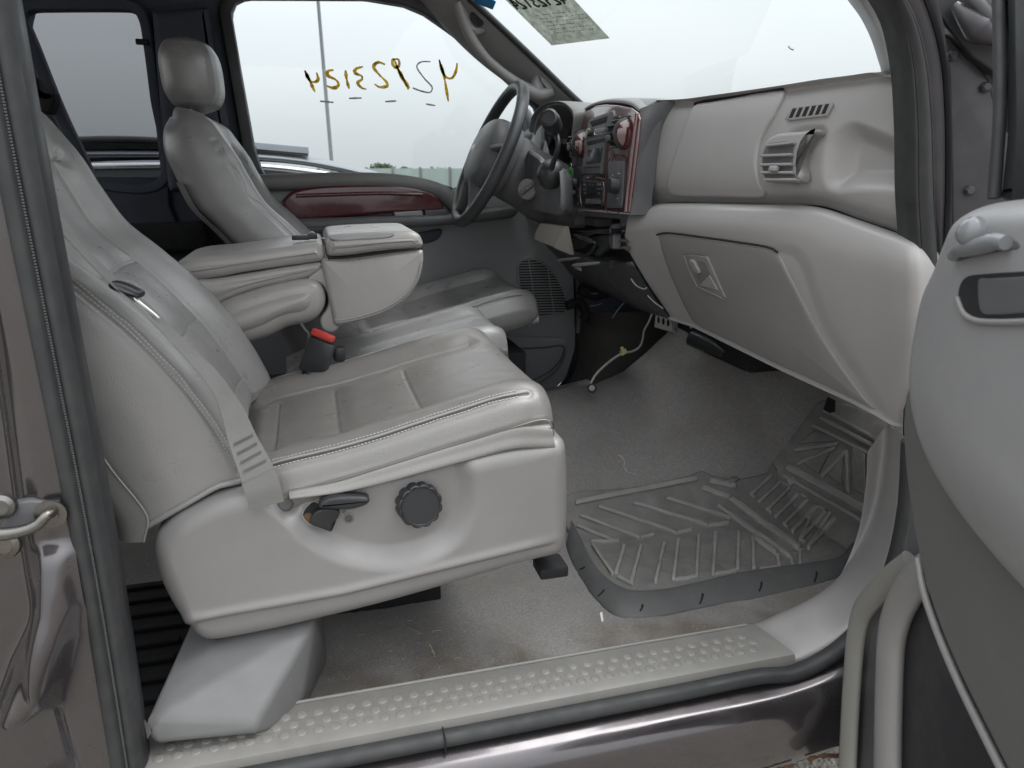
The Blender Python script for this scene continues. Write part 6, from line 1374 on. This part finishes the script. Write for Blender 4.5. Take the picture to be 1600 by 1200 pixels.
# raised border, spine and chevrons: positions follow the tread in the photograph
bar(898, 786, 1090, 748, 4); bar(1108, 752, 1150, 760, 4)
for (x0, y0, x1, y1, w) in ((905, 806, 1000, 842, 2.2), (934, 792, 1058, 834, 2.4), (988, 786, 1106, 822, 2.4), (1040, 779, 1142, 810, 2.4), (1000, 842, 1022, 836, 2.2), (1058, 834, 1082, 828, 2.2), (1106, 822, 1140, 818, 2.2),
                            (900, 822, 962, 848, 2.2), (922, 848, 968, 846, 2)):
    bar(x0, y0, x1, y1, w)
for (xt, yt, xb, yb) in ((976, 852, 962, 900), (1002, 852, 986, 914), (1038, 848, 1024, 912), (1060, 842, 1052, 908), (1092, 836, 1088, 904), (1118, 832, 1114, 900), (1154, 830, 1152, 892), (1176, 838, 1178, 890)):
    bar(xt, yt, xb, yb, 3.0)
bar(964, 902, 990, 916, 2.6); bar(1178, 840, 1214, 866, 3); bar(1214, 866, 1218, 892, 3); bar(1186, 892, 1216, 888, 2.6); bar(1054, 908, 1090, 902, 2.4); bar(1116, 900, 1152, 893, 2.4)
bar(925, 852, 958, 900, 2.4)
# spine across the mat
bar(1140, 778, 1250, 858, 4.5); bar(1120, 790, 1236, 872, 3.0); bar(1250, 858, 1250, 886, 3); bar(1236, 872, 1240, 892, 3)
bar(1096, 762, 1140, 778, 4)
for i in range(8):
    x0, y0 = 1206+i*14.5, 742+i*9.6
    bar(x0, y0, x0-34-i*1.5, y0+32+i*2.2, 3.0)
for i in range(7):
    x0, y0 = 1206+i*14.5, 742+i*9.6; bar(x0-33-i*1.4+2, y0+31+i*2.1+1, x0-26-i*1.4, y0+37+i*2.2, 2.2) if i % 2 == 0 else bar(x0+1, y0+1, x0+12, y0+8, 2.2)
bar(1228, 728, 1370, 806, 6); bar(1222, 742, 1352, 818, 3)
bar(1268, 806, 1250, 846, 3); bar(1300, 800, 1262, 858, 2.4)
# upper section on the toe board
bar(1286, 640, 1382, 694, 3); bar(1280, 652, 1380, 706, 3.2); bar(1268, 664, 1380, 722, 2.4)
rib([(1246, 694), (1272, 672), (1302, 684), (1306, 690)], MATTOP); rib([(1252, 722), (1298, 704), (1280, 742)], MATTOP); rib([(1292, 742), (1318, 712), (1316, 760)], MATTOP); rib([(1330, 696), (1352, 704), (1354, 776), (1332, 766)], MATTOP); rib([(1364, 716), (1376, 720), (1372, 780), (1362, 782)], MATTOP)
bar(1240, 704, 1310, 694, 3); bar(1244, 726, 1306, 700, 3); bar(1284, 746, 1322, 706, 3.2); bar(1322, 704, 1326, 770, 3); bar(1358, 708, 1360, 786, 3)
rib([(1228, 752), (1240, 744), (1248, 752), (1234, 762)], MATRIB); rib([(1132, 752), (1150, 744), (1156, 750), (1138, 760)], MATTOP)
slab('toe_board_pad', [P(x, y, Y=.40)+np.array([.0, 0, 0]) for x, y in ((1292, 622), (1304, 628), (1304, 644), (1296, 646), (1286, 640))], (.01, .01, 0), BLACK_M, CAB, r=.002)
# crumbs, fluff and straw on the carpet and mat
def debris(srf, area, n, m, nm, s0, s1, parent):
    parts = []; pl = np.array(area, float)
    while len(parts) < n:
        x, y = RNG.uniform(pl[:, 0].min(), pl[:, 0].max()), RNG.uniform(pl[:, 1].min(), pl[:, 1].max())
        if not inside(np.array([[x, y]]), pl)[0]: continue
        p, nn_ = hit(srf, x, y, .001)
        if p is None: continue
        a0 = RNG.uniform(0, 6.28); d = np.array([math.cos(a0), math.sin(a0), 0]); s = RNG.uniform(s0, s1)
        parts.append(tubeVF([p, p+d*s*.5+np.array([0, 0, RNG.uniform(0, .0015)]), p+d*s+np.array([RNG.uniform(-.3, .3)*s, RNG.uniform(-.3, .3)*s, 0])], RNG.uniform(.00025, .0006), 4))
    V_, F_ = join(parts); o = mk(nm, V_, F_, m, parent, kind='stuff'); return o
STRAW = mat('straw', (.42, .36, .24), .8, .3, 80); FLUFF = mat('pale fluff', (.45, .44, .42), .9, .2, 60)
ca = [(475, 1085), (500, 985), (880, 885), (960, 975), (1170, 965), (900, 1030)]
debris(CARP, ca, 90, STRAW, 'straw_litter', .003, .016, CAB); debris(CARP, ca, 160, FLUFF, 'lint_litter', .001, .005, CAB)
debris(CARP, [(905, 640), (1150, 600), (1240, 690), (1100, 735), (900, 765)], 60, FLUFF, 'lint_litter', .001, .005, CAB)
debris(MB_, [(1140, 785), (1160, 780), (1260, 858), (1245, 870)], 120, STRAW, 'straw_litter', .001, .006, MAT_); debris(MB_, [(930, 800), (1240, 770), (1330, 830), (1200, 890), (980, 920)], 90, FLUFF, 'lint_litter', .001, .004, MAT_)
tq = [(965, 712), (972, 716), (976, 724), (974, 730), (980, 738), (988, 741), (995, 744)]
tube('torn_tissue', hits(CARP, tq, .002), [.003, .002, .003, .0012, .002], FLUFF, CAB, 6, sm=40)
tube('torn_tissue', hits(CARP, [(1122, 727), (1126, 733), (1130, 738)], .002), .002, FLUFF, CAB, 6, sm=20)
SCRAP = tag(slab('paper_scrap', hits(CARP, [(937, 959), (941, 957), (943, 971), (940, 973)], .002), (.0, .0, -.001), WHITEP, None, r=.0002, closed_smooth=False), 'tiny white paper scrap on the carpet between mat and sill', 'scrap')
q = hits(CARP, [(672, 1009), (676, 1018), (679, 1027)], .002)
if len(q) == 3: tag(tube('twig', q, [.0022, .0014, .0009], STRAW, None, 6, sm=16), 'short pale twig lying alone on the carpet behind the sill plate', 'twig')
# ribbed rear mat; its sheet is blackened and widened to paint the footwell's shade
RM = thing('floor_mat', 'ribbed floor mat behind the front seat, blackened and widened for the footwell shade', 'floor mat', (-.55, .4, -.05))
box('mat_base', (-.60, .82, -.042), (.74, 1.40, .018), BLACK_M, RM, bev=.004)
for i in range(9): box('mat_rib', (-.56, .20+i*.052, -.030), (.56, .016, .012), BLACK_M, RM, bev=.003)

# ------------------------------------------------------------------ the open passenger door, out of focus at the right
ND = np.array([-.94, .34, 0.0]); N0 = P(1325, 1100, Y=-.10)
ODOOR = thing('door', 'grey open passenger door close at hand with its armrest and window switches', 'door', tuple(P(1330, 1000, Y=-.1)))
def od(x, y, o=0.0): return PP(x, y, N0+ND*o, ND)
def odl(pts, o=0.0): return [od(x, y, o) for x, y in pts]
slab('door_panel', odl([(1312, 1260), (1318, 1120), (1326, 1010), (1338, 950), (1362, 920), (1410, 880), (1440, 700), (1500, 560), (1640, 500), (1640, 1260)], -.03), tuple(-ND*.05), GREY_D, ODOOR, r=.006, closed_smooth=False)
tube('panel_edge', odl([(1322, 1260), (1328, 1120), (1336, 1010), (1345, 962), (1362, 935), (1392, 905), (1425, 880)], -.012), .018, mat('beige grey door trim', (.24, .234, .215), .5, .05, 6), ODOOR, 12, sm=60, flat=.5)
tube('pocket_rim', odl([(1386, 1260), (1388, 1120), (1392, 1010), (1400, 965), (1418, 925), (1440, 898), (1470, 882), (1520, 874), (1580, 870)], .0), .022, GREY, ODOOR, 14, sm=60, flat=.6)
slab('door_pocket', odl([(1402, 1260), (1402, 1120), (1408, 1010), (1424, 950), (1450, 905), (1490, 880), (1640, 880), (1640, 1260)], -.012), tuple(-ND*.02), BLACK, ODOOR, r=.004, closed_smooth=False)
# armrest body: thick, rounded, nearest to the lens
AO = [(1492, 324), (1474, 340), (1460, 372), (1446, 410), (1428, 452), (1417, 500), (1408, 560), (1405, 620), (1408, 680), (1420, 742), (1446, 805), (1488, 872), (1540, 936), (1600, 1000), (1760, 1120), (1760, 300), (1640, 302), (1560, 309), (1512, 316)]
LO = [(1420, 600), (1408, 650), (1410, 720), (1418, 790), (1428, 850), (1444, 920), (1466, 985), (1498, 1060), (1532, 1130), (1577, 1220), (1600, 1262), (1780, 1262), (1780, 600)]
slab('shaded_lower_panel', odl(LO, .030), tuple(-ND*.05), mat('shaded door plastic', (.125, .122, .120), .5, .06, 6, .2, 900, bdist=.0005), ODOOR, r=.012, n=200, seg=5)  # dark colour paints the shaded underside of the armrest
tube('lit_edge_bead', odl([(1434, 872), (1443, 922), (1465, 988), (1497, 1064), (1531, 1134), (1578, 1228)], .026), .0045, GREY, ODOOR, 10, sm=50)  # added bead draws the lit bottom edge of the armrest
Va, Fa = slabVF(odl(AO, .085), tuple(-ND*.11), .028, 9, 260, True, .002)
pa = topx(Va); dep_ = (np.array(N0)+ND*.085-Va)@ND                      # the lower edge of the armrest rolls under
roll = np.clip(((pa[:, 1]-600)*.75-(pa[:, 0]-1440)*.85)/190, 0, 1.2); top_r = np.clip((352-pa[:, 1])/60, 0, 1)
Va = Va-ND[None, :]*(0.050*roll**2+0.012*top_r**2)[:, None]*np.clip(1-dep_/.12, 0, 1)[:, None]
ARMR = mk('arm_rest', Va, Fa, mat('soft grey door plastic', (.265, .262, .268), .40, .06, 6, .35, 520, bdist=.0006, spec=.8, dust=.12, dcol=(.33, .32, .31)), ODOOR, sharp=50)
an = hit(ARMR, 1540, 600)[1]
panel_on('pull_cup', ARMR, [(1498, 470), (1500, 446), (1512, 432), (1540, 428), (1600, 424), (1660, 422), (1680, 460), (1660, 500), (1600, 503), (1560, 503), (1525, 500), (1508, 490)], .0008, 3, BLACK_M, ODOOR, n=90, nr=6, skirt=.001)
panel_on('cup_inner', ARMR, [(1530, 437), (1545, 435), (1600, 432), (1650, 430), (1668, 460), (1650, 486), (1600, 490), (1560, 492), (1534, 487)], .0016, 3, GREY_D, ODOOR, n=60, nr=6, skirt=.001)
q = hits(ARMR, [(1498, 466), (1508, 490), (1526, 501), (1560, 504), (1600, 503), (1650, 501)], .001, 40); tube('cup_lip', q[::3], .003, GREY, ODOOR, 8, sm=40)
lathe('switch_post', [(.014, 0), (.0135, .010), (.011, .015), (.006, .018), (.001, .0185)], hit(ARMR, 1529, 368)[0], ND+np.array([0, -.1, .5]), SATIN, ODOOR, 24)
panel_on('switch_recess', ARMR, [(1490, 404), (1502, 392), (1520, 384), (1572, 372), (1592, 378), (1592, 388), (1560, 394), (1520, 402), (1498, 408)], .0008, 2, GREY_D, ODOOR, n=60, nr=5, skirt=.001)
tube('window_switch', hits(ARMR, [(1498, 401), (1510, 391), (1540, 385), (1566, 378), (1584, 380)], .006), [.005, .008, .008, .008, .006], SATIN, ODOOR, 12, sm=40)
# window frame of that door and the dark glass run
slab('window_frame', odl([(1562, -60), (1566, 100), (1566, 220), (1556, 316), (1760, 306), (1760, -60)], .03), tuple(-ND*.04), BLACK, ODOOR, r=.012, closed_smooth=False, n=80)
tube('frame_seal', odl([(1558, -60), (1562, 60), (1562, 180), (1553, 310)], .034), .006, RUBBER, ODOOR, 10, sm=40)
slab('glass_run', odl([(1585, -60), (1588, 200), (1580, 316), (1760, 306), (1760, -60)], .036), tuple(-ND*.004), BLACK, ODOOR, r=.001, closed_smooth=False)
